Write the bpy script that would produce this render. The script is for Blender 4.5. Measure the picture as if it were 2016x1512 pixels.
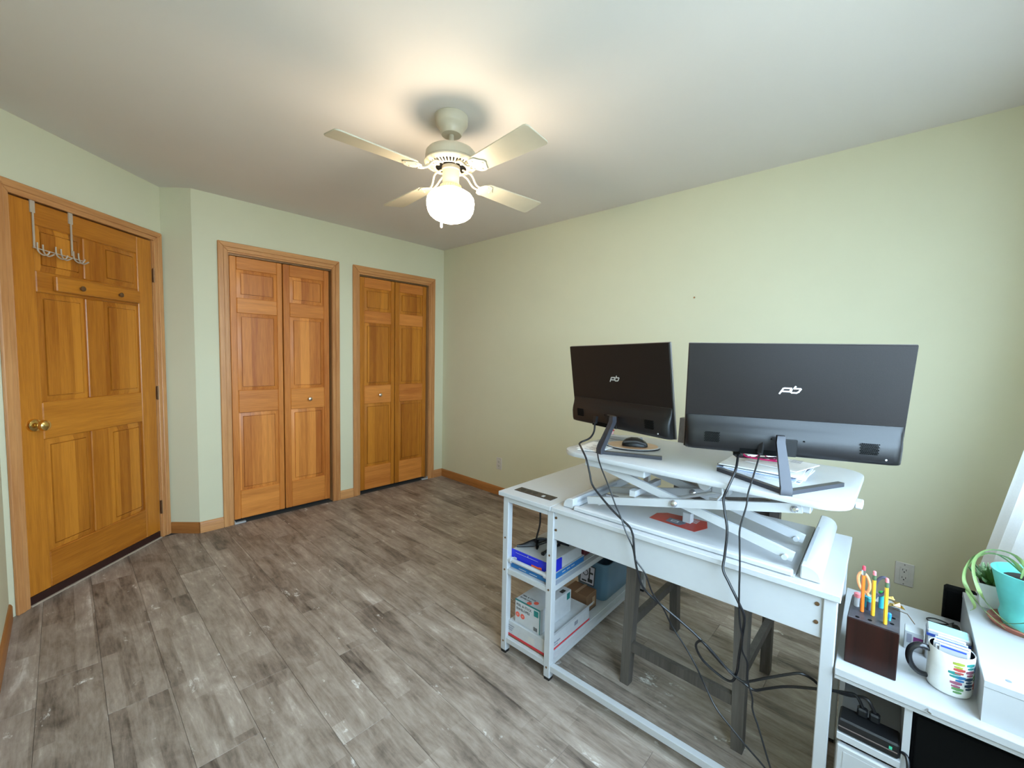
import bpy, bmesh, math, random
from mathutils import Vector, Matrix
R = math.radians
random.seed(7)
for o in list(bpy.data.objects): bpy.data.objects.remove(o)
scene = bpy.context.scene
COL = scene.collection

# ------------------------------------------------------------------ camera
cd = bpy.data.cameras.new('camera'); cam = bpy.data.objects.new('camera', cd); COL.objects.link(cam)
def cam_axes(yaw, pitch, roll):
    f = Vector((math.sin(yaw)*math.cos(pitch), math.cos(yaw)*math.cos(pitch), -math.sin(pitch)))
    r = Vector((math.cos(yaw), -math.sin(yaw), 0)); u = r.cross(f)
    return math.cos(roll)*r + math.sin(roll)*u, -math.sin(roll)*r + math.cos(roll)*u, f
cr, cu, cf = cam_axes(.8187, .0660, .0214)
cam.matrix_world = Matrix(((cr.x, cu.x, -cf.x, 0), (cr.y, cu.y, -cf.y, 0), (cr.z, cu.z, -cf.z, 1.3311), (0, 0, 0, 1)))
cd.sensor_width = 36; cd.lens = 828.67/2016*36; cd.clip_start = .02
scene.camera = cam

# ------------------------------------------------------------------ sky, window light, exposure
w = bpy.data.worlds.new('sky'); scene.world = w; w.use_nodes = True
SKY_COLOR = (.57, .80, 1.0, 1); SKY_STRENGTH = 15.5
w.node_tree.nodes['Background'].inputs[0].default_value = SKY_COLOR
w.node_tree.nodes['Background'].inputs[1].default_value = SKY_STRENGTH
LAMP_COLOR = (1.0, .82, .60); LAMP_STRENGTH = 26.0
scene.view_settings.view_transform = 'Standard'; scene.view_settings.look = 'None'
scene.view_settings.gamma = 1; scene.view_settings.use_curve_mapping = False
scene.view_settings.exposure = 0.50
# room extents (metres, Z up, floor at 0)
XL, XR, YB, YN, H = -.218, 2.8257, 3.6779, -.50, 2.44
WX0, WX1, WZ0, WZ1 = -.10, 1.60, .80, 2.15          # the wide window in the near wall
VX0, VX1 = 1.98, 2.44                                # the narrow window behind the curtain
for a_, b_ in ((WX0, WX1), (VX0, VX1)):
    pl = bpy.data.lights.new('window_portal', 'AREA'); pl.shape = 'RECTANGLE'
    pl.size = b_-a_; pl.size_y = WZ1-WZ0; pl.cycles.is_portal = True
    po = bpy.data.objects.new('window_portal', pl); COL.objects.link(po)
    po.location = ((a_+b_)/2, YN-.10, (WZ0+WZ1)/2); po.rotation_euler = (R(90), 0, 0)

# ------------------------------------------------------------------ materials
def new_mat(name):
    m = bpy.data.materials.new(name); m.use_nodes = True
    nt = m.node_tree; return m, nt, nt.nodes['Principled BSDF']
def N(nt, t, **kw):
    n = nt.nodes.new(t)
    for k, v in kw.items(): setattr(n, k, v)
    return n
def plain(name, col, rough=.5, metal=0, var=.04, scale=40, bump=0, spec=.5, alpha=None, trans=0, coat=0):
    m, nt, b = new_mat(name)
    tc = N(nt, 'ShaderNodeTexCoord'); nz = N(nt, 'ShaderNodeTexNoise'); nz.inputs['Scale'].default_value = scale
    nz.inputs['Detail'].default_value = 3
    nt.links.new(tc.outputs['Object'], nz.inputs['Vector'])
    rp = N(nt, 'ShaderNodeValToRGB')
    rp.color_ramp.elements[0].position = .3; rp.color_ramp.elements[1].position = .7
    rp.color_ramp.elements[0].color = tuple(c*(1-var) for c in col[:3]) + (1,)
    rp.color_ramp.elements[1].color = tuple(min(1, c*(1+var)) for c in col[:3]) + (1,)
    nt.links.new(nz.outputs[0], rp.inputs[0]); nt.links.new(rp.outputs[0], b.inputs['Base Color'])
    b.inputs['Roughness'].default_value = rough; b.inputs['Metallic'].default_value = metal
    b.inputs['Specular IOR Level'].default_value = spec
    if trans: b.inputs['Transmission Weight'].default_value = trans
    if alpha is not None: b.inputs['Alpha'].default_value = alpha
    if coat: b.inputs['Coat Weight'].default_value = coat
    if bump:
        bp = N(nt, 'ShaderNodeBump'); bp.inputs['Strength'].default_value = bump; bp.inputs['Distance'].default_value = .002
        nt.links.new(nz.outputs[0], bp.inputs['Height']); nt.links.new(bp.outputs[0], b.inputs['Normal'])
    return m
def wood(name, dark, light, grain, rough=.38, stave=0, turn=0, red=.5):
    """grain: 'z' upright boards, 'x' boards along x (turn rotates the pattern about z for the diagonal wall)"""
    m, nt, b = new_mat(name)
    tc = N(nt, 'ShaderNodeTexCoord'); oi = N(nt, 'ShaderNodeObjectInfo')
    mp = N(nt, 'ShaderNodeMapping'); mp.inputs['Rotation'].default_value = (0, 0, turn)
    nt.links.new(tc.outputs['Object'], mp.inputs['Vector'])
    add = N(nt, 'ShaderNodeVectorMath', operation='ADD')
    sc = N(nt, 'ShaderNodeVectorMath', operation='SCALE'); sc.inputs['Scale'].default_value = 23.0
    cx = N(nt, 'ShaderNodeCombineXYZ'); nt.links.new(oi.outputs['Random'], cx.inputs[0]); nt.links.new(oi.outputs['Random'], cx.inputs[1]); nt.links.new(oi.outputs['Random'], cx.inputs[2])
    nt.links.new(cx.outputs[0], sc.inputs[0]); nt.links.new(mp.outputs[0], add.inputs[0]); nt.links.new(sc.outputs[0], add.inputs[1])
    st = N(nt, 'ShaderNodeVectorMath', operation='MULTIPLY')
    st.inputs[1].default_value = (1, 1, .06) if grain == 'z' else (.06, 1, 1)
    nt.links.new(add.outputs[0], st.inputs[0])
    n1 = N(nt, 'ShaderNodeTexNoise'); n1.inputs['Scale'].default_value = 26; n1.inputs['Detail'].default_value = 5; n1.inputs['Distortion'].default_value = .6
    n2 = N(nt, 'ShaderNodeTexNoise'); n2.inputs['Scale'].default_value = 160; n2.inputs['Detail'].default_value = 3
    n3 = N(nt, 'ShaderNodeTexNoise'); n3.inputs['Scale'].default_value = 5; n3.inputs['Detail'].default_value = 2
    for n in (n1, n2, n3): nt.links.new(st.outputs[0], n.inputs['Vector'])
    m1 = N(nt, 'ShaderNodeMath', operation='MULTIPLY'); m1.inputs[1].default_value = .45; nt.links.new(n1.outputs[0], m1.inputs[0])
    m2 = N(nt, 'ShaderNodeMath', operation='MULTIPLY_ADD'); m2.inputs[1].default_value = .30; nt.links.new(n2.outputs[0], m2.inputs[0]); nt.links.new(m1.outputs[0], m2.inputs[2])
    m3 = N(nt, 'ShaderNodeMath', operation='MULTIPLY_ADD'); m3.inputs[1].default_value = .30; nt.links.new(n3.outputs[0], m3.inputs[0]); nt.links.new(m2.outputs[0], m3.inputs[2])
    fac = m3.outputs[0]
    if stave:      # glued staves of differing tone across a panel
        sx = N(nt, 'ShaderNodeSeparateXYZ'); nt.links.new(mp.outputs[0], sx.inputs[0])
        ma = N(nt, 'ShaderNodeMath', operation='MULTIPLY_ADD'); ma.inputs[1].default_value = 1/stave
        mr = N(nt, 'ShaderNodeMath', operation='MULTIPLY'); mr.inputs[1].default_value = 57.3; nt.links.new(oi.outputs['Random'], mr.inputs[0])
        nt.links.new(sx.outputs[0], ma.inputs[0]); nt.links.new(mr.outputs[0], ma.inputs[2])
        fl = N(nt, 'ShaderNodeMath', operation='FLOOR'); nt.links.new(ma.outputs[0], fl.inputs[0])
        wn = N(nt, 'ShaderNodeTexWhiteNoise', noise_dimensions='1D'); nt.links.new(fl.outputs[0], wn.inputs['W'])
        m4 = N(nt, 'ShaderNodeMath', operation='MULTIPLY_ADD'); m4.inputs[1].default_value = .34; nt.links.new(wn.outputs[0], m4.inputs[0]); nt.links.new(fac, m4.inputs[2])
        m5 = N(nt, 'ShaderNodeMath', operation='SUBTRACT'); m5.inputs[1].default_value = .15; nt.links.new(m4.outputs[0], m5.inputs[0]); fac = m5.outputs[0]
    else:          # each board its own tone
        m4 = N(nt, 'ShaderNodeMath', operation='MULTIPLY_ADD'); m4.inputs[1].default_value = .14; nt.links.new(oi.outputs['Random'], m4.inputs[0]); nt.links.new(fac, m4.inputs[2])
        m5 = N(nt, 'ShaderNodeMath', operation='SUBTRACT'); m5.inputs[1].default_value = .07; nt.links.new(m4.outputs[0], m5.inputs[0]); fac = m5.outputs[0]
    rp = N(nt, 'ShaderNodeValToRGB'); rp.color_ramp.elements[0].position = .34; rp.color_ramp.elements[1].position = .72
    rp.color_ramp.elements[0].color = dark + (1,); rp.color_ramp.elements[1].color = light + (1,)
    nt.links.new(fac, rp.inputs[0]); nt.links.new(rp.outputs[0], b.inputs['Base Color'])
    b.inputs['Roughness'].default_value = rough; b.inputs['Specular IOR Level'].default_value = .35
    bp = N(nt, 'ShaderNodeBump'); bp.inputs['Strength'].default_value = .12; bp.inputs['Distance'].default_value = .001
    nt.links.new(n2.outputs[0], bp.inputs['Height']); nt.links.new(bp.outputs[0], b.inputs['Normal'])
    return m
def plank_mat():
    m, nt, b = new_mat('weathered_vinyl_plank')
    L = nt.links.new
    tc = N(nt, 'ShaderNodeTexCoord'); oi = N(nt, 'ShaderNodeObjectInfo')
    sep = N(nt, 'ShaderNodeSeparateXYZ'); L(tc.outputs['Object'], sep.inputs[0])
    def M(op, a, b_, c=None):
        n = N(nt, 'ShaderNodeMath', operation=op)
        for i, v in enumerate((a, b_, c)):
            if v is None: continue
            if isinstance(v, (int, float)): n.inputs[i].default_value = v
            else: L(v, n.inputs[i])
        return n.outputs[0]
    off = M('MULTIPLY', oi.outputs['Random'], 91.7)
    # printed strips inside one plank: irregular blocks of tone
    ix = M('FLOOR', M('DIVIDE', sep.outputs[0], .0601), 0)
    wn0 = N(nt, 'ShaderNodeTexWhiteNoise', noise_dimensions='2D')
    c0 = N(nt, 'ShaderNodeCombineXYZ'); L(ix, c0.inputs[0]); L(off, c0.inputs[1]); L(c0.outputs[0], wn0.inputs['Vector'])
    iy = M('FLOOR', M('MULTIPLY_ADD', sep.outputs[1], 2.1, M('MULTIPLY', wn0.outputs[0], 7.0)), 0)
    wn1 = N(nt, 'ShaderNodeTexWhiteNoise', noise_dimensions='3D')
    c1 = N(nt, 'ShaderNodeCombineXYZ'); L(ix, c1.inputs[0]); L(iy, c1.inputs[1]); L(off, c1.inputs[2]); L(c1.outputs[0], wn1.inputs['Vector'])
    c2 = N(nt, 'ShaderNodeCombineXYZ'); L(sep.outputs[0], c2.inputs[0]); L(M('MULTIPLY', sep.outputs[1], .13), c2.inputs[1]); L(off, c2.inputs[2])
    def noise(vec, scale, detail=5, rough=.6, dist=0):
        n = N(nt, 'ShaderNodeTexNoise'); n.inputs['Scale'].default_value = scale; n.inputs['Detail'].default_value = detail
        n.inputs['Roughness'].default_value = rough; n.inputs['Distortion'].default_value = dist
        L(vec, n.inputs['Vector']); return n.outputs[0]
    g1 = noise(c2.outputs[0], 24, 6, .65, .8); g2 = noise(c2.outputs[0], 110, 4, .6)
    c3 = N(nt, 'ShaderNodeCombineXYZ'); L(sep.outputs[0], c3.inputs[0]); L(M('MULTIPLY', sep.outputs[1], .45), c3.inputs[1]); L(off, c3.inputs[2])
    g3 = noise(c3.outputs[0], 9, 5, .7, .5)
    f = M('MULTIPLY', g1, .44)
    f = M('MULTIPLY_ADD', g2, .16, f); f = M('MULTIPLY_ADD', g3, .42, f)
    f = M('MULTIPLY_ADD', M('SUBTRACT', wn1.outputs[0], .5), .13, f)
    f = M('MULTIPLY_ADD', M('SUBTRACT', oi.outputs['Random'], .5), .05, f)
    rp = N(nt, 'ShaderNodeValToRGB'); L(f, rp.inputs[0])
    e = rp.color_ramp.elements
    e[0].position = .33; e[0].color = (.075, .057, .046, 1)
    e[1].position = .72; e[1].color = (.66, .61, .56, 1)
    k = e.new(.47); k.color = (.25, .198, .162, 1)
    k = e.new(.60); k.color = (.39, .325, .278, 1)
    # worn whitewash flecks
    fl = noise(c3.outputs[0], 15, 6, .72, .35)
    fm = N(nt, 'ShaderNodeValToRGB'); L(fl, fm.inputs[0]); fm.color_ramp.elements[0].position = .635; fm.color_ramp.elements[1].position = .72
    mx = N(nt, 'ShaderNodeMix', data_type='RGBA'); L(fm.outputs[0], mx.inputs['Factor']); L(rp.outputs[0], mx.inputs['A']); mx.inputs['B'].default_value = (.76, .73, .70, 1)
    L(mx.outputs['Result'], b.inputs['Base Color'])
    b.inputs['Roughness'].default_value = .46; b.inputs['Specular IOR Level'].default_value = .45
    bp = N(nt, 'ShaderNodeBump'); bp.inputs['Strength'].default_value = .15; bp.inputs['Distance'].default_value = .001
    L(f, bp.inputs['Height']); L(bp.outputs[0], b.inputs['Normal'])
    return m
def emit(name, col, s):
    m, nt, b = new_mat(name)
    b.inputs['Base Color'].default_value = (.9, .88, .82, 1); b.inputs['Emission Color'].default_value = col + (1,); b.inputs['Emission Strength'].default_value = s
    return m
WIRE = plain('pale_wire', (.50, .40, .30), .4)
WALL = plain('sage_wall_paint', (.70, .675, .49), .85, var=.012, scale=3, bump=0)
CEIL = plain('ceiling_paint', (.75, .70, .655), .9, var=.012, scale=2)
D0, D1 = (.44, .125, .020), (.78, .295, .060)
DOOR_V = wood('fir_door_upright', D0, D1, 'z', turn=0)
DOOR_P = wood('fir_door_panel', D0, D1, 'z', stave=.07)
DOOR_H = wood('fir_door_rail', D0, D1, 'x')
DD0, DD1 = (.34, .098, .008), (.63, .235, .026)
DIAG_V = wood('amber_door_upright', DD0, DD1, 'z', rough=.30)
DIAG_P = wood('amber_door_panel', DD0, DD1, 'z', stave=.075, turn=R(-45), rough=.30)
DIAG_H = wood('amber_door_rail', DD0, DD1, 'x', turn=R(-45), rough=.30)
C0, C1 = (.46, .185, .060), (.74, .38, .15)
OAK_V = wood('oak_casing_upright', C0, C1, 'z'); OAK_X = wood('oak_casing_x', C0, C1, 'x'); OAK_D = wood('oak_casing_diagonal', C0, C1, 'x', turn=R(-45))
OAK_Y = wood('oak_base_y', (.30, .11, .025), (.50, .21, .06), 'x', turn=R(-90)); OAK_E = wood('oak_base_d2', (.30, .11, .025), (.50, .21, .06), 'x', turn=R(45))
DARKWOOD = plain('dark_threshold', (.030, .008, .006), .5)
PLANK = plank_mat()
SUB = plain('subfloor', (.10, .085, .075), .9)
WHITE = plain('white_laminate', (.47, .475, .49), .32, var=.01)
WMETAL = plain('white_powder_coat', (.47, .475, .49), .38, var=.01)
WPLAST = plain('white_plastic', (.47, .475, .49), .35, var=.01)
CREAM = plain('cream_enamel', (.56, .50, .38), .35, var=.02)
BLADE = plain('cream_blade', (.58, .53, .41), .42, var=.03, scale=15)
GLOBE = emit('lit_opal_globe', LAMP_COLOR, LAMP_STRENGTH)
BRASS = plain('polished_brass', (.78, .55, .20), .18, 1)
FITTER = plain('brass_fitter', (.80, .66, .30), .3, .6)
STEEL = plain('bright_steel', (.62, .62, .64), .25, 1)
HINGE = plain('aged_hinge', (.22, .13, .07), .35, .8)
NICKEL = plain('satin_nickel', (.72, .66, .58), .25, 1)
BLACK = plain('black_plastic', (.006, .006, .007), .45, var=.1)
MATTE = plain('black_matte', (.002, .002, .002), .8, var=.1, spec=.1)
SCREENBACK = plain('charcoal_textured_shell', (.013, .010, .0095), .36, var=.1, scale=400, bump=.08, spec=.2)
HOUSING = plain('black_glossy_housing', (.009, .008, .009), .34, var=.1, scale=300, bump=.04, spec=.35)
EDGE = plain('brushed_bezel', (.20, .18, .18), .35, .7)
GLASSB = plain('dark_screen', (.01, .01, .012), .12)
LOGO = plain('silver_logo', (.86, .86, .88), .4)
LOGO2 = plain('grey_logo', (.50, .50, .50), .4)
STANDM = plain('dark_stand_metal', (.045, .045, .055), .38, .3)
CABLE = plain('black_cable', (.006, .006, .008), .4)
STOOL = wood('grey_washed_wood', (.050, .042, .036), (.13, .112, .098), 'z', rough=.5)
BLOCKW = wood('dark_rosewood', (.002, .001, .001), (.030, .006, .0035), 'z', rough=.35)
BLOCKT = plain('dark_block_top', (.045, .042, .05), .4, var=.3, scale=60)
BLUE = plain('royal_blue_card', (.010, .020, .50), .35); TEALB = plain('teal_blue_card', (.012, .13, .36), .4)
SKYB = plain('bright_blue_card', (.02, .22, .70), .4); REDC = plain('red_card', (.52, .02, .03), .45)
CARDW = plain('white_card', (.47, .475, .49), .5); TEALG = plain('dark_teal_ink', (.01, .16, .15), .5)
REDI = plain('coral_ink', (.70, .10, .06), .5); INK = plain('black_ink', (.02, .02, .02), .6); GREYI = plain('grey_ink', (.25, .25, .30), .6)
ORANGEI = plain('orange_red_ink', (.75, .12, .03), .5)
BROWNC = plain('brown_cardboard', (.17, .085, .04), .75); BIN = plain('smoky_blue_plastic', (.12, .22, .31), .3, alpha=.92, var=.06, scale=9)
MAROON = plain('maroon_card', (.10, .012, .02), .5)
PAPER = plain('white_paper', (.82, .82, .82), .7); PAPERB = plain('pale_blue_paper', (.40, .48, .70), .7); PAPERK = plain('dark_paper_edge', (.05, .06, .10), .7)
PINK = plain('magenta_frame', (.45, .012, .10), .25); LENS = plain('spectacle_lens', (.95, .95, .97), .03, trans=1.0, var=0)
WOODPAD = wood('pad_wood_print', (.42, .20, .09), (.74, .47, .28), 'x', turn=R(70))
YELLOW = plain('pencil_yellow', (.80, .42, .03), .35); ORANGE = plain('pencil_orange', (.90, .20, .02), .35); ERASER = plain('pink_eraser', (.72, .20, .22), .7)
REDER = plain('red_eraser', (.62, .05, .08), .7); FERR = plain('ferrule', (.70, .70, .72), .25, 1); FERRG = plain('green_ferrule', (.10, .16, .08), .4, .3)
SCIS = plain('orange_handle', (.85, .36, .15), .4); SCISG = plain('grey_handle', (.06, .06, .09), .4); GREEN = plain('green_cap', (.03, .36, .07), .4); TEALP = plain('teal_pen', (.03, .30, .38), .4)
GOLD = plain('gold_foil', (.85, .60, .20), .25, .9, bump=.6, scale=90)
TEALPOT = plain('crackled_turquoise', (.13, .58, .54), .5, var=.18, scale=14, bump=.3)
WPOT = plain('white_glaze', (.80, .80, .78), .25); TERRA = plain('terracotta', (.36, .12, .08), .7); SOIL = plain('potting_soil', (.02, .014, .01), .95, bump=.8)
LEAF = plain('leaf_green', (.06, .15, .03), .45, var=.3, scale=12); LEAFP = plain('pale_striped_leaf', (.24, .34, .12), .45, var=.25, scale=30); LEAFW = plain('white_leaf_tip', (.32, .48, .26), .5)
CLOTH = plain('white_curtain_cloth', (.86, .86, .87), .9, var=.03, scale=200)
_nt = CLOTH.node_tree; _tl = N(_nt, 'ShaderNodeBsdfTranslucent'); _tl.inputs[0].default_value = (.9, .9, .92, 1); _mx = N(_nt, 'ShaderNodeMixShader'); _mx.inputs[0].default_value = .28
_nt.links.new(_nt.nodes['Principled BSDF'].outputs[0], _mx.inputs[1]); _nt.links.new(_tl.outputs[0], _mx.inputs[2]); _nt.links.new(_mx.outputs[0], _nt.nodes['Material Output'].inputs[0])
MUGIN = plain('black_glaze', (.01, .01, .012), .2)
STICK = plain('red_sticker', (.42, .03, .02), .4); STICKG = plain('grey_sticker', (.12, .13, .17), .4)
GAP_SHADE = plain('gap_shade', (.02, .015, .012), .9)  # near-black standing in for the shade behind closed doors
DARKBOX = plain('black_felt', (.004, .004, .004), .95, spec=.1)

# ------------------------------------------------------------------ mesh helpers
class G:
    def __init__(s): s.bm = bmesh.new()
    def _add(s, tmp, f):
        if f:
            for v in tmp.verts: v.co = Vector(f(*v.co))
        me = bpy.data.meshes.new('t'); tmp.to_mesh(me); tmp.free(); s.bm.from_mesh(me); bpy.data.meshes.remove(me); return s
    def box(s, x0, x1, y0, y1, z0, z1, f=None, bev=0, seg=1):
        t = bmesh.new(); bmesh.ops.create_cube(t, size=1)
        for v in t.verts: v.co = Vector(((x0+x1)/2+v.co.x*(x1-x0), (y0+y1)/2+v.co.y*(y1-y0), (z0+z1)/2+v.co.z*(z1-z0)))
        if bev: bmesh.ops.bevel(t, geom=t.edges[:], offset=bev, segments=seg, affect='EDGES', profile=.5)
        return s._add(t, f)
    def prism(s, pts, lo, hi, f=None, bev=0, seg=1):
        """pts in (a,b); extruded along c"""
        t = bmesh.new(); a = [t.verts.new((p[0], p[1], lo)) for p in pts]; b = [t.verts.new((p[0], p[1], hi)) for p in pts]
        t.faces.new(a); t.faces.new(b); n = len(pts)
        for i in range(n): t.faces.new((a[i], a[(i+1) % n], b[(i+1) % n], b[i]))
        bmesh.ops.recalc_face_normals(t, faces=t.faces)
        if bev: bmesh.ops.bevel(t, geom=[e for e in t.edges if len(e.link_faces) == 2 and e.calc_face_angle(0) > .5], offset=bev, segments=seg, affect='EDGES', profile=.5)
        return s._add(t, f)
    def hull(s, rings, f=None, cap=True, close=False):
        """rings: list of equal-length point loops, skinned in order"""
        t = bmesh.new(); rr = [[t.verts.new(p) for p in r] for r in rings]; n = len(rings[0])
        for k in range(len(rr)-1 + (1 if close else 0)):
            A, B = rr[k], rr[(k+1) % len(rr)]
            for i in range(n): t.faces.new((A[i], A[(i+1) % n], B[(i+1) % n], B[i]))
        if cap and not close: t.faces.new(rr[0]); t.faces.new(rr[-1])
        return s._add(t, f)
    def lathe(s, prof, c=(0, 0, 0), seg=24, f=None, cap=True):
        rings = [[(c[0]+r*math.cos(2*math.pi*i/seg), c[1]+r*math.sin(2*math.pi*i/seg), c[2]+z) for i in range(seg)] for r, z in prof]
        return s.hull(rings, f, cap)
    def tube(s, pts, r, seg=8, closed=False, f=None, flat=1.0):
        P = [Vector(p) for p in pts]; n = len(P); rings = []; nrm = None
        for i in range(n):
            if closed: t = (P[(i+1) % n]-P[i-1]).normalized()
            else: t = (P[min(i+1, n-1)]-P[max(i-1, 0)]).normalized()
            if nrm is None:
                nrm = t.orthogonal().normalized()
            else:
                nrm = (nrm - t*nrm.dot(t)); nrm = nrm.normalized() if nrm.length > 1e-6 else t.orthogonal().normalized()
            b = t.cross(nrm); ri = r[i] if isinstance(r, (list, tuple)) else r
            rings.append([tuple(P[i]+ri*(math.cos(2*math.pi*k/seg)*nrm*flat+math.sin(2*math.pi*k/seg)*b)) for k in range(seg)])
        return s.hull(rings, f, cap=not closed, close=closed)
    def cyl(s, p0, p1, r, seg=12, r1=None):
        return s.tube([p0, p1], [r, r if r1 is None else r1], seg)
    def bar(s, p0, p1, wd, th, up=(0, 0, 1)):
        """rectangular bar from p0 to p1; wd along up-ish, th sideways"""
        p0, p1 = Vector(p0), Vector(p1); d = (p1-p0).normalized(); u = Vector(up); u = (u-d*u.dot(d)).normalized(); q = d.cross(u)
        return s.hull([[tuple(p+u*a*wd/2+q*b*th/2) for a, b in ((-1, -1), (-1, 1), (1, 1), (1, -1))] for p in (p0, p1)])
    def text(s, body, size, f, depth=.0004, spacing=1.0, shear=0):
        cu = bpy.data.curves.new('t', 'FONT'); cu.body = body; cu.size = size; cu.extrude = depth; cu.space_character = spacing; cu.shear = shear; cu.resolution_u = 2
        o = bpy.data.objects.new('t', cu); COL.objects.link(o); bpy.context.view_layer.update()
        me = bpy.data.meshes.new_from_object(o.evaluated_get(bpy.context.evaluated_depsgraph_get()))
        t = bmesh.new(); t.from_mesh(me); bpy.data.objects.remove(o); bpy.data.curves.remove(cu); bpy.data.meshes.remove(me)
        return s._add(t, f)
def smooth_path(pts, n=6):
    P = [Vector(p) for p in pts]; out = []
    for i in range(len(P)-1):
        p0, p1, p2, p3 = P[max(i-1, 0)], P[i], P[i+1], P[min(i+2, len(P)-1)]
        for k in range(n):
            t = k/n; out.append(.5*((2*p1)+(-p0+p2)*t+(2*p0-5*p1+4*p2-p3)*t*t+(-p0+3*p1-3*p2+p3)*t**3))
    out.append(P[-1]); return out
def setp(o, label=None, cat=None, group=None, kind=None):
    for k, v in (('label', label), ('category', cat), ('group', group), ('kind', kind)):
        if v: o[k] = v
    return o
def world_loc(o):
    return Vector((0, 0, 0)) if o is None else Vector(o.location) + (world_loc(o.parent) if o.parent else Vector((0, 0, 0)))
def obj(name, g, m, parent=None, loc=None, label=None, kind=None, angle=35, smooth=True):
    """links G as ONE object; vertices were given in world coordinates"""
    bmesh.ops.recalc_face_normals(g.bm, faces=g.bm.faces)
    base = Vector(loc) if loc is not None else (world_loc(parent) if parent else Vector((0, 0, 0)))
    for v in g.bm.verts: v.co -= base
    me = bpy.data.meshes.new(name); g.bm.to_mesh(me); g.bm.free(); me.materials.append(m)
    if smooth:
        me.shade_smooth(); me.set_sharp_from_angle(angle=R(angle))
    o = bpy.data.objects.new(name, me); COL.objects.link(o)
    if parent: o.parent = parent; o.location = base - world_loc(parent)
    else: o.location = base
    if label: o['label'] = label
    if kind: o['kind'] = kind
    return o
def thing(name, label, cat, loc, group=None, kind=None):
    o = bpy.data.objects.new(name, None); COL.objects.link(o); o.location = loc; o.empty_display_size = .05
    return setp(o, label, cat, group, kind)

# ------------------------------------------------------------------ room shell
q2 = 2**-.5
DX, DY = .4944, 3.8268                       # inner corner of the angled door wall and the short return
XC = .6433                                   # outer corner of the closet wall
def dg(s, off, z): return (DX - s*q2 + off*q2, DY - s*q2 - off*q2, z)     # along the angled wall, off into the room
def bk(a, off, z): return (a, YB - off, z)                                # along the closet wall
def retn(a, off, z): return (DX + a*q2 - off*q2, DY - a*q2 - off*q2, z)   # along the short return wall
DLEN = (DX - XL)/q2
def wall_with_openings(f, a0, a1, ops, th=.12, base=0):
    g = G(); cur = a0
    for o0, o1, ot in ops:
        g.box(cur, o0, -th, 0, 0, H, f); g.box(o0, o1, -th, 0, ot, H, f); cur = o1
    g.box(cur, a1, -th, 0, 0, H, f)
    return g
st = lambda o, lab, cat: setp(o, lab, cat, None, 'structure')
g = wall_with_openings(bk, XC, XR+.12, [(.852, 1.620, 2.056), (1.868, 2.646, 2.056)])
st(obj('wall_back', g, WALL), 'pale sage green wall holding the two bifold closet doors', 'wall')
g = wall_with_openings(lambda s, o, z: dg(s, o, z), -.12, DLEN+.1, [(.073, .925, 2.066)])
st(obj('wall_angled', g, WALL), 'pale sage green angled wall around the six-panel door', 'wall')
rl = math.hypot(XC-DX, YB-DY)
g = G().box(0, rl, -.10, 0, 0, H, retn)
st(obj('wall_return', g, WALL), 'narrow sage return wall between the six-panel door and the first closet', 'wall')
st(obj('wall_right', G().box(XR, XR+.12, YN-.12, YB+.0, 0, H), WALL), 'long sage green wall behind the two monitors', 'wall')
st(obj('wall_left', G().box(XL-.12, XL, YN-.12, DY-(DX-XL)+.02, 0, H), WALL), 'sage green wall at the left edge beside the six-panel door', 'wall')
g = G().box(XL-.12, WX0, YN-.12, YN, 0, H).box(WX1, VX0, YN-.12, YN, 0, H).box(VX1, XR+.12, YN-.12, YN, 0, H)
for a_, b_ in ((WX0, WX1), (VX0, VX1)): g.box(a_, b_, YN-.12, YN, 0, WZ0).box(a_, b_, YN-.12, YN, WZ1, H)
st(obj('wall_near', g, WALL), 'sage green window wall behind the camera', 'wall')
st(obj('ceiling', G().box(XL-.4, XR+.2, YN-.2, YB+.6, H, H+.1), CEIL), 'smooth off white ceiling carrying the fan', 'ceiling')
st(obj('ground', G().box(-14, 16, -30, YN-.13, -.75, -.70), plain('bounce_ground', (.42, .39, .35), .95, var=.2, scale=3)), 'pale unseen ground outside the window, added to bounce light onto the ceiling', 'ground')  # unseen ground, added for its bounce light on the ceiling
# liners behind the doors, added to block sky light, painted near-black as shade
g = G().box(.78, 2.75, YB+.5, YB+.55, 0, H).box(.78, .80, YB+.1, YB+.5, 0, H).box(2.73, 2.75, YB+.1, YB+.5, 0, H)
clo = st(obj('wall_closet', g, GAP_SHADE), 'closet liner behind the bifold doors, painted near-black as shade', 'wall')
g = G().box(-.1, 1.1, -.40, -.35, 0, H, dg).box(-.12, -.1, -.36, -.1, 0, H, dg).box(1.1, 1.12, -.36, -.1, 0, H, dg)
st(obj('wall_hall', g, GAP_SHADE), 'hall liner behind the six-panel door, painted near-black as shade', 'wall')
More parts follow.
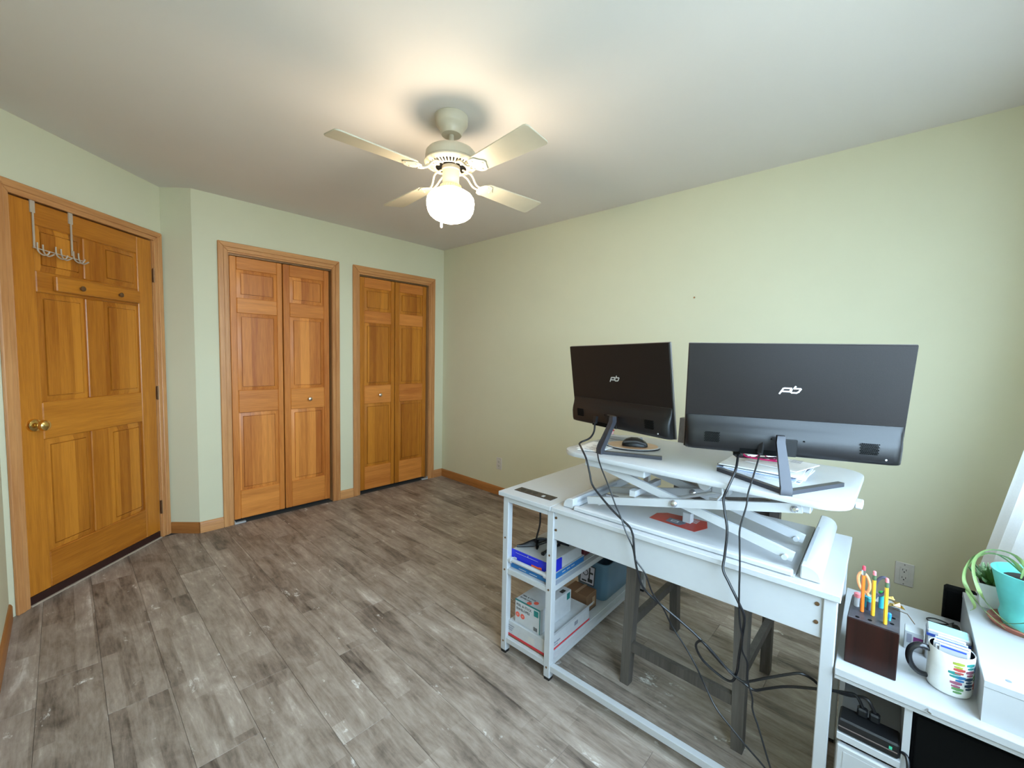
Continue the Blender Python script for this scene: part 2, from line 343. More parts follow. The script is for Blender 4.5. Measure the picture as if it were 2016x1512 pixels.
# floor: one object per plank
floor = st(obj('floor', G().box(XL-.4, XR+.2, YN-.2, YB+.6, -.06, -.008), SUB), 'grey brown weathered wood-look plank floor', 'floor')
def clip(poly, n, c):
    out = []
    for i in range(len(poly)):
        a, b_ = poly[i], poly[(i+1) % len(poly)]; da = n[0]*a[0]+n[1]*a[1]-c; db = n[0]*b_[0]+n[1]*b_[1]-c
        if da <= 0: out.append(a)
        if da*db < 0: t = da/(da-db); out.append((a[0]+t*(b_[0]-a[0]), a[1]+t*(b_[1]-a[1])))
    return out
PW, PLN = .18, 1.22
x = .43 - 4*PW; row = 0
starts = [.35, -.72, .12, -.35, 2.35-1.22*2, -.60, 1.045-1.22, 1.29-1.22*1, -.15]
while x < XR:
    y = YN - .02 - PLN + (starts[row % 9]*1.0 % PLN); row += 1
    while y < 3.8:
        gp = .0008
        poly = [(max(x, XL)+gp/2, max(y, YN)+gp/2), (min(x+PW, XR)-gp/2, max(y, YN)+gp/2), (min(x+PW, XR)-gp/2, y+PLN-gp/2), (max(x, XL)+gp/2, y+PLN-gp/2)]
        if x < XC:
            poly = clip(clip(poly, (-q2, q2), (-DX+DY)*q2-.001), (0, 1), 3.77)           # the angled door wall
        else: poly = clip(poly, (0, 1), YB-.001)
        # drop doubled points
        pp = []
        for p in poly:
            if not pp or math.dist(p, pp[-1]) > 1e-4: pp.append(p)
        if len(pp) > 2 and math.dist(pp[0], pp[-1]) < 1e-4: pp.pop()
        area = abs(sum(pp[i][0]*pp[(i+1) % len(pp)][1]-pp[(i+1) % len(pp)][0]*pp[i][1] for i in range(len(pp))))/2 if len(pp) > 2 else 0
        if area > .002:
            obj('plank', G().prism(pp, -.008, 0, bev=.0006), PLANK, floor, smooth=False)
        y += PLN
    x += PW

# casings, jambs, baseboards
def casing(idx, f, a0, a1, zt, jin0, jin1, jt, vm, hm, label, th=.017):
    t = setp(thing('trim_%d' % idx, label, 'door casing', f((a0+a1)/2, 0, 0)), kind='structure'); wd = .062
    def prof(pl_in, pl_out, m):
        g = G()
        g.prism(pl_in, .0005, th*.62, lambda a, z, o: f(a, o, z), bev=.003)
        g.prism(pl_out, th*.5, th, lambda a, z, o: f(a, o, z), bev=.004)
        return g
    k = .60
    for s_, A in ((1, a0), (-1, a1)):
        inn = [(A, 0), (A+s_*wd, 0), (A+s_*wd, zt-wd), (A, zt)]
        out = [(A, 0), (A+s_*wd*k, 0), (A+s_*wd*k, zt-wd*k), (A, zt)]
        obj('casing_board', prof(inn, out, vm), vm, t)
    obj('casing_board', prof([(a0, zt), (a1, zt), (a1-wd, zt-wd), (a0+wd, zt-wd)], [(a0, zt), (a1, zt), (a1-wd*k, zt-wd*k), (a0+wd*k, zt-wd*k)], hm), hm, t)
    for A, B in ((jin0-.016, jin0), (jin1, jin1+.016)):
        obj('jamb_board', G().box(A, B, -.11, .002, 0, jt+.016, f), vm, t)
    obj('jamb_board', G().box(jin0, jin1, -.11, .002, jt, jt+.016, f), hm, t)
    return t
casing(1, dg, .010, .984, 2.122, .080, .916, 2.062, OAK_V, OAK_D, 'oak casing around the angled six-panel door')
casing(2, bk, .7884, 1.6807, 2.120, .857, 1.617, 2.045, OAK_V, OAK_X, 'oak casing around the left bifold closet')
casing(3, bk, 1.8051, 2.7079, 2.120, 1.873, 2.641, 2.045, OAK_V, OAK_X, 'oak casing around the right bifold closet')
bn = 0
def baseboard(side, f, a0, a1, m, lab):
    prof = [(0, 0), (.012, 0), (.012, .066), (.009, .074), (.004, .080), (0, .080)]
    g = G().prism(prof, a0, a1, lambda o, z, a: f(a, o, z))
    return st(obj('baseboard_' + side, g, m), lab, 'baseboard')
baseboard('right', lambda a, o, z: (XR-o, a, z), YN, YB, OAK_Y, 'oak baseboard running along the long right wall')
baseboard('back', bk, 1.6812, 1.8046, OAK_X, 'short oak baseboard between the two closets')
baseboard('corner', bk, 2.7084, XR-.012, OAK_X, 'short oak baseboard in the far right corner')
baseboard('closet', bk, XC, .788, OAK_X, 'short oak baseboard left of the first closet')
baseboard('return', retn, .012, rl, OAK_E, 'oak baseboard on the narrow return wall')
baseboard('left', lambda a, o, z: (XL+o, a, z), YN, DY-(DX-XL)-.015, OAK_Y, 'oak baseboard along the left edge wall')
# six-panel door in the angled wall
d1 = st(thing('door_1', '', 'door', dg(.498, 0, .05)), 'amber stained six-panel wooden door with a brass knob, in the angled wall', 'door')
S0, S1, Z0, Z1 = .084, .913, .050, 2.055
def pbox(f, a0, a1, z0, z1, o0=-.037, o1=-.002, bev=.004): return G().box(a0, a1, o0, o1, z0, z1, f, bev=bev)
def raised(f, a0, a1, z0, z1, o=-.012, fld=-.0035, inset=.034):
    def ring(i, off): return [f(a0+i, off, z0+i), f(a1-i, off, z0+i), f(a1-i, off, z1-i), f(a0+i, off, z1-i)]
    return G().hull([ring(0, -.030), ring(0, o-.001), ring(.006, o), ring(inset-.0050, fld-.0025), ring(inset-.0042, fld-.0090), ring(inset-.0005, fld-.0090), ring(inset+.0005, fld)], cap=True)
for a, b_ in ((S0, .197), (.807, S1)): obj('stile', pbox(dg, a, b_, Z0, Z1), DIAG_V, d1)
cols = ((.197, .444), (.553, .807)); rows = ((.245, .845), (1.040, 1.606), (1.715, 1.945))
for z0, z1 in ((Z0, .245), (.845, 1.040), (1.606, 1.715), (1.945, Z1)): obj('rail', pbox(dg, .197, .807, z0, z1), DIAG_H, d1)
for z0, z1 in rows:
    obj('mullion', pbox(dg, .444, .553, z0, z1), DIAG_V, d1)
    for a, b_ in cols: obj('panel', raised(dg, a, b_, z0, z1), DIAG_P, d1)
for z in (.22, 1.026, 1.826):
    g = G().box(.070, .0835, -.001, .0022, z-.045, z+.045, dg)
    h_ = obj('hinge', g, HINGE, d1)
    obj('hinge_barrel', G().tube([dg(.0795, .007, z-.047), dg(.0795, .007, z+.047)], .0055, 10), HINGE, h_)
def knob_at(par, f, a, z, rr, rk, ln, m, name='knob'):
    def fr(x, y, zz): return f(a+x, zz, z+y)
    k = obj(name, G().lathe([(.011, .0), (.010, ln*.45), (rk*.62, ln*.55), (rk*.93, ln*.70), (rk, ln*.84), (rk*.90, ln*1.0), (rk*.6, ln*1.1), (rk*.2, ln*1.14)], (0, 0, 0), 24, fr), m, par)
    obj('rose', G().lathe([(rr, -.002), (rr, .003), (rr*.92, .009), (rr*.62, .014), (.012, .016)], (0, 0, 0), 24, fr), m, k)
    return k
knob_at(d1, dg, .856, .928, .033, .0275, .062, BRASS)
obj('threshold', G().box(.081, .915, -.10, -.004, .0, .048, dg, bev=.003), DARKWOOD, d1)
obj('threshold_strip', G().box(.082, .914, -.006, .006, .0003, .007, dg), plain('pale_strip', (.55, .45, .36), .4, .2), d1)
# bifold closets
def bifold(idx, lab, leaves, kn, pivot, W3):
    V, Hm, Pm = W3
    t = st(thing('door_%d' % idx, '', 'door', bk((leaves[0][0]+leaves[1][1])/2, 0, 0)), lab, 'door')
    for i, (a0, a1) in enumerate(leaves):
        sl, sr = (.046, .041) if i == 0 else (.051, .048)
        f = lambda a, o, z: bk(a, o-.004, z)
        lf = obj('door_leaf', G().box(a0+.002, a0+sl, -.034, -.002, .032, 2.028, f, bev=.0035).box(a1-sr, a1-.002, -.034, -.002, .032, 2.028, f, bev=.0035), V, t)
        for z0, z1 in ((.032, .250), (.855, 1.028), (1.612, 1.725), (1.935, 2.028)): obj('rail', pbox(f, a0+sl, a1-sr, z0, z1, -.034, -.002), Hm, lf)
        for z0, z1 in ((.250, .855), (1.028, 1.612), (1.725, 1.935)): obj('panel', raised(f, a0+sl, a1-sr, z0, z1, inset=.030), Pm, lf)
        if i == kn[0]: knob_at(lf, f, kn[1], .935, .012, .017, .032, NICKEL)
    p0, p1 = pivot
    obj('pivot_bracket', G().box(p0, p1, -.02, .006, .0005, .012, bk, bev=.001).box(p0+(.0 if p0 < 1 else p1-p0-.004), p0+(.004 if p0 < 1 else p1-p0), -.02, .002, .001, .026, bk), WMETAL, t)
    obj('head_track', G().box(leaves[0][0], leaves[1][1]+.02, -.03, -.012, 2.032, 2.044, bk), HINGE, t)
    return t
bifold(2, 'left bifold closet door with honey brown raised panels, its knob on the right leaf', ((.860, 1.2235), (1.2265, 1.598)), (1, 1.421), (.860, .935), (DOOR_V, DOOR_H, DOOR_P))
bifold(3, 'right bifold closet door nearest the corner, its knob on the left leaf', ((1.877, 2.2395), (2.2425, 2.612)), (0, 2.071), (2.565, 2.636), (DIAG_V, DOOR_H, wood('fir_door_panel_amber', DD0, DD1, 'z', stave=.07)))
# window in the near wall (behind the camera)
pm, nt, b = new_mat('window_glass')
tr = N(nt, 'ShaderNodeBsdfTransparent'); gl = N(nt, 'ShaderNodeBsdfGlossy'); gl.inputs['Roughness'].default_value = .02; mx = N(nt, 'ShaderNodeMixShader'); mx.inputs[0].default_value = .05
nt.links.new(tr.outputs[0], mx.inputs[1]); nt.links.new(gl.outputs[0], mx.inputs[2]); nt.links.new(mx.outputs[0], nt.nodes['Material Output'].inputs[0])
for k, (a_, b_, lab) in enumerate(((WX0, WX1, 'wide white framed window behind the camera'), (VX0, VX1, 'narrow white framed window behind the white curtain'))):
    wn = st(thing('window_%d' % (k+1), '', 'window', ((a_+b_)/2, YN, WZ0)), lab, 'window')
    for c_, d_ in ((a_, a_+.05), (b_-.05, b_)) + ((((a_+b_)/2-.025, (a_+b_)/2+.025),) if k == 0 else ()): obj('frame_stile', G().box(c_, d_, YN-.09, YN-.04, WZ0, WZ1), WPLAST, wn)
    for z_ in (WZ0, WZ1-.05): obj('frame_rail', G().box(a_+.05, b_-.05, YN-.09, YN-.04, z_, z_+.05), WPLAST, wn)
    obj('pane', G().box(a_+.05, b_-.05, YN-.067, YN-.063, WZ0+.05, WZ1-.05), pm, wn)
    obj('window_sill', G().box(a_-.03, b_+.03, YN-.03, YN+.03, WZ0-.03, WZ0, bev=.004), WPLAST, wn)

# ------------------------------------------------------------------ over-the-door hooks and wooden ledge on the angled door
t = thing('door_hook_rack', 'pale wire hook rack hung over the top of the angled six-panel door', 'hook rack', dg(.71, .004, 1.80))
for s in (.812, .622):
    obj('strap', G().box(s-.011, s+.011, -.002, .0035, 2.000, 2.064, dg).box(s-.004, s+.004, .0005, .0045, 1.83, 2.002, dg), WIRE, t)
obj('crossbar', G().tube([dg(.825, .010, 1.826), dg(.575, .010, 1.813)], .003, 8), WIRE, t)
for s in (.805, .715, .622):
    pth = [dg(s, .010, 1.855), dg(s, .012, 1.815), dg(s-.006, .028, 1.795), dg(s-.012, .046, 1.797), dg(s-.016, .054, 1.815)]
    obj('hook', G().tube(smooth_path(pth, 4), .0035, 8).tube(smooth_path([dg(s-.026, .010, 1.850), dg(s-.028, .012, 1.812), dg(s-.034, .028, 1.793), dg(s-.042, .050, 1.806)], 4), .0035, 8), WIRE, t)
t = thing('wooden_ledge', 'narrow wooden ledge fixed across the angled six-panel door under its top panels', 'ledge', dg(.48, 0, 1.62))
obj('board', G().box(.205, .728, -.002, .020, 1.622, 1.700, dg, bev=.004), DIAG_H, t)
for s in (.60, .36): obj('dark_stud', G().lathe([(.008, 0), (.008, .02), (.014, .026), (.014, .034), (.006, .038)], (0, 0, 0), 12, lambda x, y, z, s=s: dg(s+x, .019+z*.5, 1.655+y)), HINGE, t)  # two small dark studs on the board

# ------------------------------------------------------------------ ceiling fan
FX, FY = 1.280, 1.620
fan = thing('ceiling_fan', 'cream four-blade ceiling fan with a lit white globe lamp, hung from the ceiling', 'ceiling fan', (FX, FY, H))
c = (FX, FY, 0)
obj('canopy', G().lathe([(.060, 2.440), (.076, 2.439), (.077, 2.428), (.076, 2.405), (.070, 2.395), (.060, 2.385), (.053, 2.372), (.051, 2.362), (.046, 2.355), (.022, 2.356)], c, 32), CREAM, fan)
obj('downrod', G().lathe([(.0125, 2.36), (.0125, 2.325), (.021, 2.322), (.021, 2.295), (.030, 2.290), (.030, 2.275)], c, 20).box(FX-.026, FX+.026, FY-.004, FY+.004, 2.303, 2.310), CREAM, fan)
obj('motor_housing', G().lathe([(.03, 2.288), (.085, 2.286), (.108, 2.281), (.117, 2.270), (.119, 2.255), (.119, 2.236), (.114, 2.230)], c, 40), CREAM, fan)
# vented lower bowl: outer ring, spokes, inner ring, black core painted as the shade inside
vr = obj('vent_ring', G().lathe([(.113, 2.233), (.122, 2.231), (.124, 2.224), (.118, 2.217), (.106, 2.212), (.104, 2.215), (.112, 2.222), (.113, 2.233)], c, 40, cap=False)
    .lathe([(.072, 2.204), (.078, 2.203), (.080, 2.206), (.072, 2.209), (.072, 2.204)], c, 40, cap=False), CREAM, fan)
g = G()
for k in range(40):
    a = 2*math.pi*k/40; ca, sa = math.cos(a), math.sin(a)
    g.bar((FX+.077*ca, FY+.077*sa, 2.2055), (FX+.109*ca, FY+.109*sa, 2.2165), .003, .0075)
obj('vent_spoke', g, CREAM, vr, kind='stuff')
obj('vent_shade_core', G().lathe([(.108, 2.232), (.106, 2.226), (.070, 2.216), (.030, 2.214)], c, 32), MATTE, fan)
ph0, beta = -.061, -.183
for k in range(4):
    a = ph0 + k*math.pi/2; e = Vector((math.cos(a), math.sin(a), 0)); tt = Vector((-math.sin(a), math.cos(a), 0)); tb = tt*math.cos(beta) + Vector((0, 0, 1))*math.sin(beta); nb = e.cross(tb)
    org = Vector((FX, FY, 2.163))
    def bf(x, y, z, org=org, e=e, tb=tb, nb=nb): return org + e*x + tb*y + nb*z
    out = []; w0, w1 = .050, .066
    pts = [(.195, -.036), (.205, -w0), (.545, -w1), (.556, -w1+.004), (.561, -w1+.014), (.561, w1-.014), (.556, w1-.004), (.545, w1), (.205, w0), (.195, .036)]
    bl = obj('blade', G().prism(pts, 0, .006, bf, bev=.0012), BLADE, fan)
    g = G()
    g.prism([(.165, -.014), (.180, -.040), (.200, -.048), (.222, -.044), (.236, -.022), (.250, -.008), (.250, .008), (.236, .022), (.222, .044), (.200, .048), (.180, .040), (.165, .014)], -.0045, -.0005, bf, bev=.001)
    for s_ in (-1, 1):
        arm = [bf(.172, .010*s_, -.004), bf(.140, .013*s_, .004), Vector((FX, FY, 2.196))+e*.112+tt*.020*s_, Vector((FX, FY, 2.206))+e*.085+tt*.022*s_, Vector((FX, FY, 2.212))+e*.055+tt*.014*s_]
        g.tube(smooth_path(arm, 3), .0048, 8)
    for px, py in ((.200, -.030), (.200, .030), (.235, 0)): g.lathe([(.006, -.0045), (.005, -.0065), (.002, -.0072)], (px, py, 0), 10, bf)
    obj('blade_iron', g, CREAM, bl)
obj('switch_housing', G().lathe([(.030, 2.215), (.042, 2.212), (.043, 2.196), (.040, 2.192), (.039, 2.140), (.041, 2.134), (.041, 2.126), (.036, 2.122)], c, 32), CREAM, fan)
g = G().lathe([(.036, 2.130), (.046, 2.124), (.050, 2.112), (.050, 2.104), (.046, 2.103)], c, 32)
for k in range(28):
    a = 2*math.pi*k/28; g.bar((FX+.050*math.cos(a), FY+.050*math.sin(a), 2.106), (FX+.047*math.cos(a+.10), FY+.047*math.sin(a+.10), 2.124), .005, .004)
obj('lamp_fitter', g, FITTER, fan)
obj('globe', G().lathe([(.046, 2.113), (.052, 2.107), (.075, 2.097), (.098, 2.082), (.109, 2.066), (.112, 2.048), (.111, 2.030), (.106, 2.008), (.096, 1.990), (.080, 1.977), (.058, 1.967), (.040, 1.962), (.022, 1.955), (.008, 1.951)], c, 40), GLOBE, fan, label='white opal schoolhouse globe, lit')
ch = obj('pull_chain', G().tube([(FX+.030, FY+.025, 2.150), (FX+.034, FY+.095, 2.118), (FX+.032, FY+.112, 2.08), (FX+.032, FY+.112, 1.988)], .0013, 6), NICKEL, fan)
obj('pull_fob', G().lathe([(.002, 1.992), (.0055, 1.987), (.007, 1.974), (.007, 1.964), (.003, 1.959)], (FX+.032, FY+.112, 0), 12), WPLAST, ch)

# ------------------------------------------------------------------ wall fittings
def outlet(name, yc, zc, label, decora):
    f = lambda a, o, z: (XR-o, yc+a, zc+z)
    t = thing(name, label, 'outlet', (XR, yc, zc-.0575))
    pm_ = plain('outlet_plate', (.66, .63, .58), .4)
    obj('cover_plate', G().box(-.035, .035, .0005, .006, -.0575, .0575, f, bev=.0025), pm_, t)
    g = G()
    if decora: g.box(-.0165, .0165, .004, .0085, -.034, .034, f, bev=.001)
    else:
        for z in (-.0195, .0195): g.lathe([(.0165, .004), (.0165, .008), (.015, .0085)], (0, 0, 0), 20, lambda x, y, zz, z=z: f(x, zz, z+y*.85))
    fc = obj('receptacle', g, pm_, t)
    g = G()
    for z in (-.0195, .0195):
        for s_ in (-1, 1): g.box(s_*.0065-.001, s_*.0065+.001, .0078, .0092, z, z+.008, f)
        g.box(-.0022, .0022, .0078, .0092, z-.009, z-.004, f)
    obj('slot', g, MATTE, fc, kind='stuff')
    for z in (-.048, .048): obj('screw', G().lathe([(.003, .005), (.0025, .0068)], (0, 0, 0), 8, lambda x, y, zz, z=z: f(x, zz, z+y)), STEEL, t)
outlet('power_outlet', 2.787, .305, 'small beige duplex outlet low on the far right wall, left of the desk', False)
outlet('power_outlet', -.052, .293, 'beige rectangular outlet on the right wall above the pencil block', True)
setp(obj('wall_nail', G().lathe([(.0015, 0), (.0015, .008), (.006, .009), (.005, .012)], (0, 0, 0), 10, lambda x, y, z: (XR-z, 1.033+x, 1.736+y)), HINGE, loc=(XR, 1.033, 1.736)), 'tiny dark nail in the bare middle of the long green wall', 'nail')

# ------------------------------------------------------------------ desk
OX, OY = 1.301, 1.285; th_ = R(1.7)
EX = (math.cos(th_), math.sin(th_)); EY = (math.sin(th_), -math.cos(th_))
def dk(u, v, z): return (OX + u*EX[0] + v*EY[0], OY + u*EX[1] + v*EY[1], z)   # u across the desk (away from the camera), v along it (towards the window)
desk = thing('desk', 'white desk with open end shelves and a back panel, standing across the plank floor', 'desk', dk(.3, .6, 0))
ZT = .735
obj('desk_top', G().box(.002, .505, .285, 1.199, ZT-.018, ZT, dk, bev=.0015), WHITE, desk)
obj('shelf_top', G().box(0, .95, 0, .283, ZT-.018, ZT, dk, bev=.0015), WHITE, desk, label='narrow desk top section over the shelves, with a black socket strip')
LT = .030
def leg(u, v, z1=.717):
    l = obj('leg', G().box(u, u+LT, v, v+LT, .012, z1, dk, bev=.002), WMETAL, desk)
    obj('foot_cap', G().box(u+.002, u+LT-.002, v+.002, v+LT-.002, 0, .0125, dk), BLACK, l); return l
for u, v in ((.012, .020), (.012, .262), (.92, .020), (.92, .262), (.012, 1.163), (.468, 1.163)): leg(u, v)
for u in (.012, .92): obj('top_rail', G().box(u, u+.025, .05, .262, .694, .717, dk), WMETAL, desk)
for v in (.022, .264): obj('top_rail', G().box(.042, .92, v, v+.025, .694, .717, dk), WMETAL, desk)
obj('top_rail', G().box(.042, .468, 1.165, 1.190, .694, .717, dk), WMETAL, desk)
obj('back_panel', G().box(.020, .034, .292, 1.163, .600, .716, dk, bev=.001), WHITE, desk)
for v in (.300, 1.150):
    for z in (.640, .690): obj('bolt', G().lathe([(.0055, 0), (.005, .003), (.002, .0035)], (0, 0, 0), 10, lambda x, y, zz, v=v, z=z: dk(.020-zz, v+x, z+y)), HINGE, desk)
for u, v in ((.012, .035), (.012, .277)):
    for z in (.055, .385, .53): obj('bolt', G().lathe([(.0045, 0), (.004, .002)], (0, 0, 0), 10, lambda x, y, zz, u=u, v=v, z=z: dk(u-zz, v+x, z+y)), HINGE, desk)
obj('stretcher', G().box(.016, .041, .292, 1.163, .042, .067, dk, bev=.001), WMETAL, desk)
for z in (.395, .077):
    for u in (.014, .92): obj('shelf_rail', G().box(u, u+.022, .05, .262, z-.024, z-.003, dk), WMETAL, desk)
    for v in (.022, .264): obj('shelf_rail', G().box(.042, .92, v, v+.022, z-.026, z-.003, dk), WMETAL, desk)
    obj('shelf', G().box(.018, .94, .045, .264, z-.012, z, dk, bev=.001), WHITE, desk)
obj('guard_rail', G().tube([dk(.027, .050, .432), dk(.027, .262, .432)], .009, 12).tube([dk(.027, .048, .432), dk(.027, .066, .432)], .014, 12).tube([dk(.027, .246, .432), dk(.027, .264, .432)], .014, 12), WMETAL, desk)
sk = obj('socket_strip', G().box(.060, .112, .040, .240, ZT-.03, ZT+.002, dk, bev=.001), plain('brown_black_plastic', (.028, .018, .014), .4), desk, label='black flush socket strip with a white port')
obj('socket_port', G().box(.072, .088, .182, .194, ZT+.001, ZT+.0032, dk), WPLAST, sk)
for v in (.07, .105, .14): obj('socket_face', G().lathe([(.013, ZT+.0012), (.013, ZT+.0026)], (0, 0, 0), 16, lambda x, y, z, v=v: dk(.086+x, v+y, z)), BLACK, sk)

# ------------------------------------------------------------------ standing desk converter on the desk
rz = thing('standing_desk_converter', 'white sit-stand riser raised on scissor arms, standing on the desk', 'desk riser', dk(.28, .73, ZT))
ZB = ZT + .001
obj('base_plate', G().box(.035, .50, .37, 1.095, ZB, ZB+.004, dk), WMETAL, rz)
obj('front_lip', G().box(.030, .052, .372, 1.09, ZB, ZB+.017, dk, bev=.004), WMETAL, rz)
for v, s_ in ((.343, -1), (1.128, 1)):
    # side shoe: tall inner side, rounded outer side
    prof = [(-.022*s_, ZB), (.026*s_, ZB), (.026*s_, ZB+.012), (.020*s_, ZB+.027), (.008*s_, ZB+.036), (-.006*s_, ZB+.040), (-.022*s_, ZB+.040)]
    r_ = obj('side_rail', G().prism(prof, .040, .545, lambda a, z, u, v=v: dk(u, v+a, z), bev=.003), WPLAST, rz)
    obj('rail_slot', G().box(.07, .40, v-.022*s_-.0008, v-.022*s_+.0008, ZB+.020, ZB+.030, dk).box(.07, .40, v-.020*s_, v-.012*s_, ZB+.0395, ZB+.0402, dk), plain('slot_grey', (.34, .35, .38), .5), r_)
ZP = .957
# platform: rounded board
def rrect(x0, x1, y0, y1, r, n=6):
    P = []
    for cx, cy, a0 in ((x1-r, y1-r, 0), (x0+r, y1-r, 90), (x0+r, y0+r, 180), (x1-r, y0+r, 270)):
        for k in range(n+1): a = R(a0+90*k/n); P.append((cx+r*math.cos(a), cy+r*math.sin(a)))
    return P
PX0, PX1, PY0, PY1 = 1.372, 1.905, .082, 1.018
obj('platform', G().prism(rrect(PX0, PX1, PY0, PY1, .085, 8), ZP-.019, ZP, bev=.004, seg=2), WPLAST, rz)
obj('clip', G().box(1.50, 1.55, .066, .084, ZP-.030, ZP-.012, bev=.003), WPLAST, rz)
obj('clip', G().tube([(1.395, .40, .940), (1.395, .395, .915), (1.40, .41, .893), (1.42, .44, .885)], .004, 8), WPLAST, rz)
for xc in (1.425, 1.59):
    obj('slider_channel', G().box(xc-.028, xc+.028, .655, .905, ZP-.050, ZP-.020, bev=.004), WMETAL, rz)
    obj('pivot_bracket', G().box(xc-.020, xc+.020, .17, .235, ZP-.046, ZP-.020, bev=.003), WMETAL, rz)
for k, xc in enumerate((1.413, 1.585)):
    obj('scissor_arm', G().bar((xc-.012, .885, .772), (xc-.012, .190, .925), .027, .013), WMETAL, rz)
    a2 = obj('scissor_arm', G().bar((xc+.012, .860, .918), (xc+.012, .205, .770), .027, .013), WMETAL, rz)
    obj('pivot_bolt', G().lathe([(.012, 0), (.012, .004), (.007, .010), (.002, .011)], (0, 0, 0), 16, lambda x, y, z, xc=xc: (xc-.020-z, .545+x, .847+y)), STEEL, a2)
    obj('pivot_bolt', G().lathe([(.009, 0), (.009, .004), (.005, .008)], (0, 0, 0), 14, lambda x, y, z, xc=xc: (xc-.020-z, .205+x, .920+y)), STEEL, a2)
    for y in (.225, .84): obj('roller', G().tube([(xc-.006, y, .768), (xc+.020, y, .768)], .008, 12), WPLAST, rz)
obj('cross_beam', G().bar((1.40, .70, .842), (1.62, .70, .842), .022, .022), WMETAL, rz)
obj('gas_strut', G().cyl((1.505, .845, .775), (1.505, .62, .815), .012, 14).cyl((1.505, .62, .815), (1.505, .42, .895), .006, 12), plain('grey_strut', (.55, .55, .55), .3, .3), rz)
obj('strut_bracket', G().box(1.49, 1.52, .40, .46, .885, .938, bev=.004), WMETAL, rz)
obj('strut_clevis', G().box(1.488, 1.522, .80, .86, .748, .785, bev=.004), STEEL, rz)
obj('latch_lever', G().prism([(.44, .938), (.500, .938), (.500, .930), (.485, .900), (.468, .893), (.452, .905)], 1.450, 1.470, lambda a, b_, c_: (c_, a, b_), bev=.004), WMETAL, rz)
obj('catch_block', G().box(1.53, 1.56, .535, .565, ZB+.004, ZB+.040, bev=.002), WMETAL, rz)
g = G().prism([(1.470, .500), (1.535, .478), (1.598, .500), (1.578, .640), (1.548, .668), (1.480, .668)], ZB+.0042, ZB+.0048)
sk = obj('warning_sticker', g, STICK, rz, label='red warning sticker with a grey emblem on the base plate')
obj('sticker_emblem', G().prism([(1.488, .560), (1.520, .548), (1.536, .556), (1.536, .612), (1.494, .612)], ZB+.0048, ZB+.0053), STICKG, sk)
obj('sticker_mark', G().box(1.505, 1.522, .572, .577, ZB+.0053, ZB+.0057).box(1.505, 1.509, .577, .595, ZB+.0053, ZB+.0057).box(1.518, 1.522, .577, .595, ZB+.0053, ZB+.0057).box(1.505, 1.522, .595, .599, ZB+.0053, ZB+.0057), CARDW, sk)
g = G()
for k in range(4): g.box(1.548+k*.010, 1.552+k*.010, .520, .565-.006*k, ZB+.0048, ZB+.0052)
obj('sticker_text', g, CARDW, sk, kind='stuff')

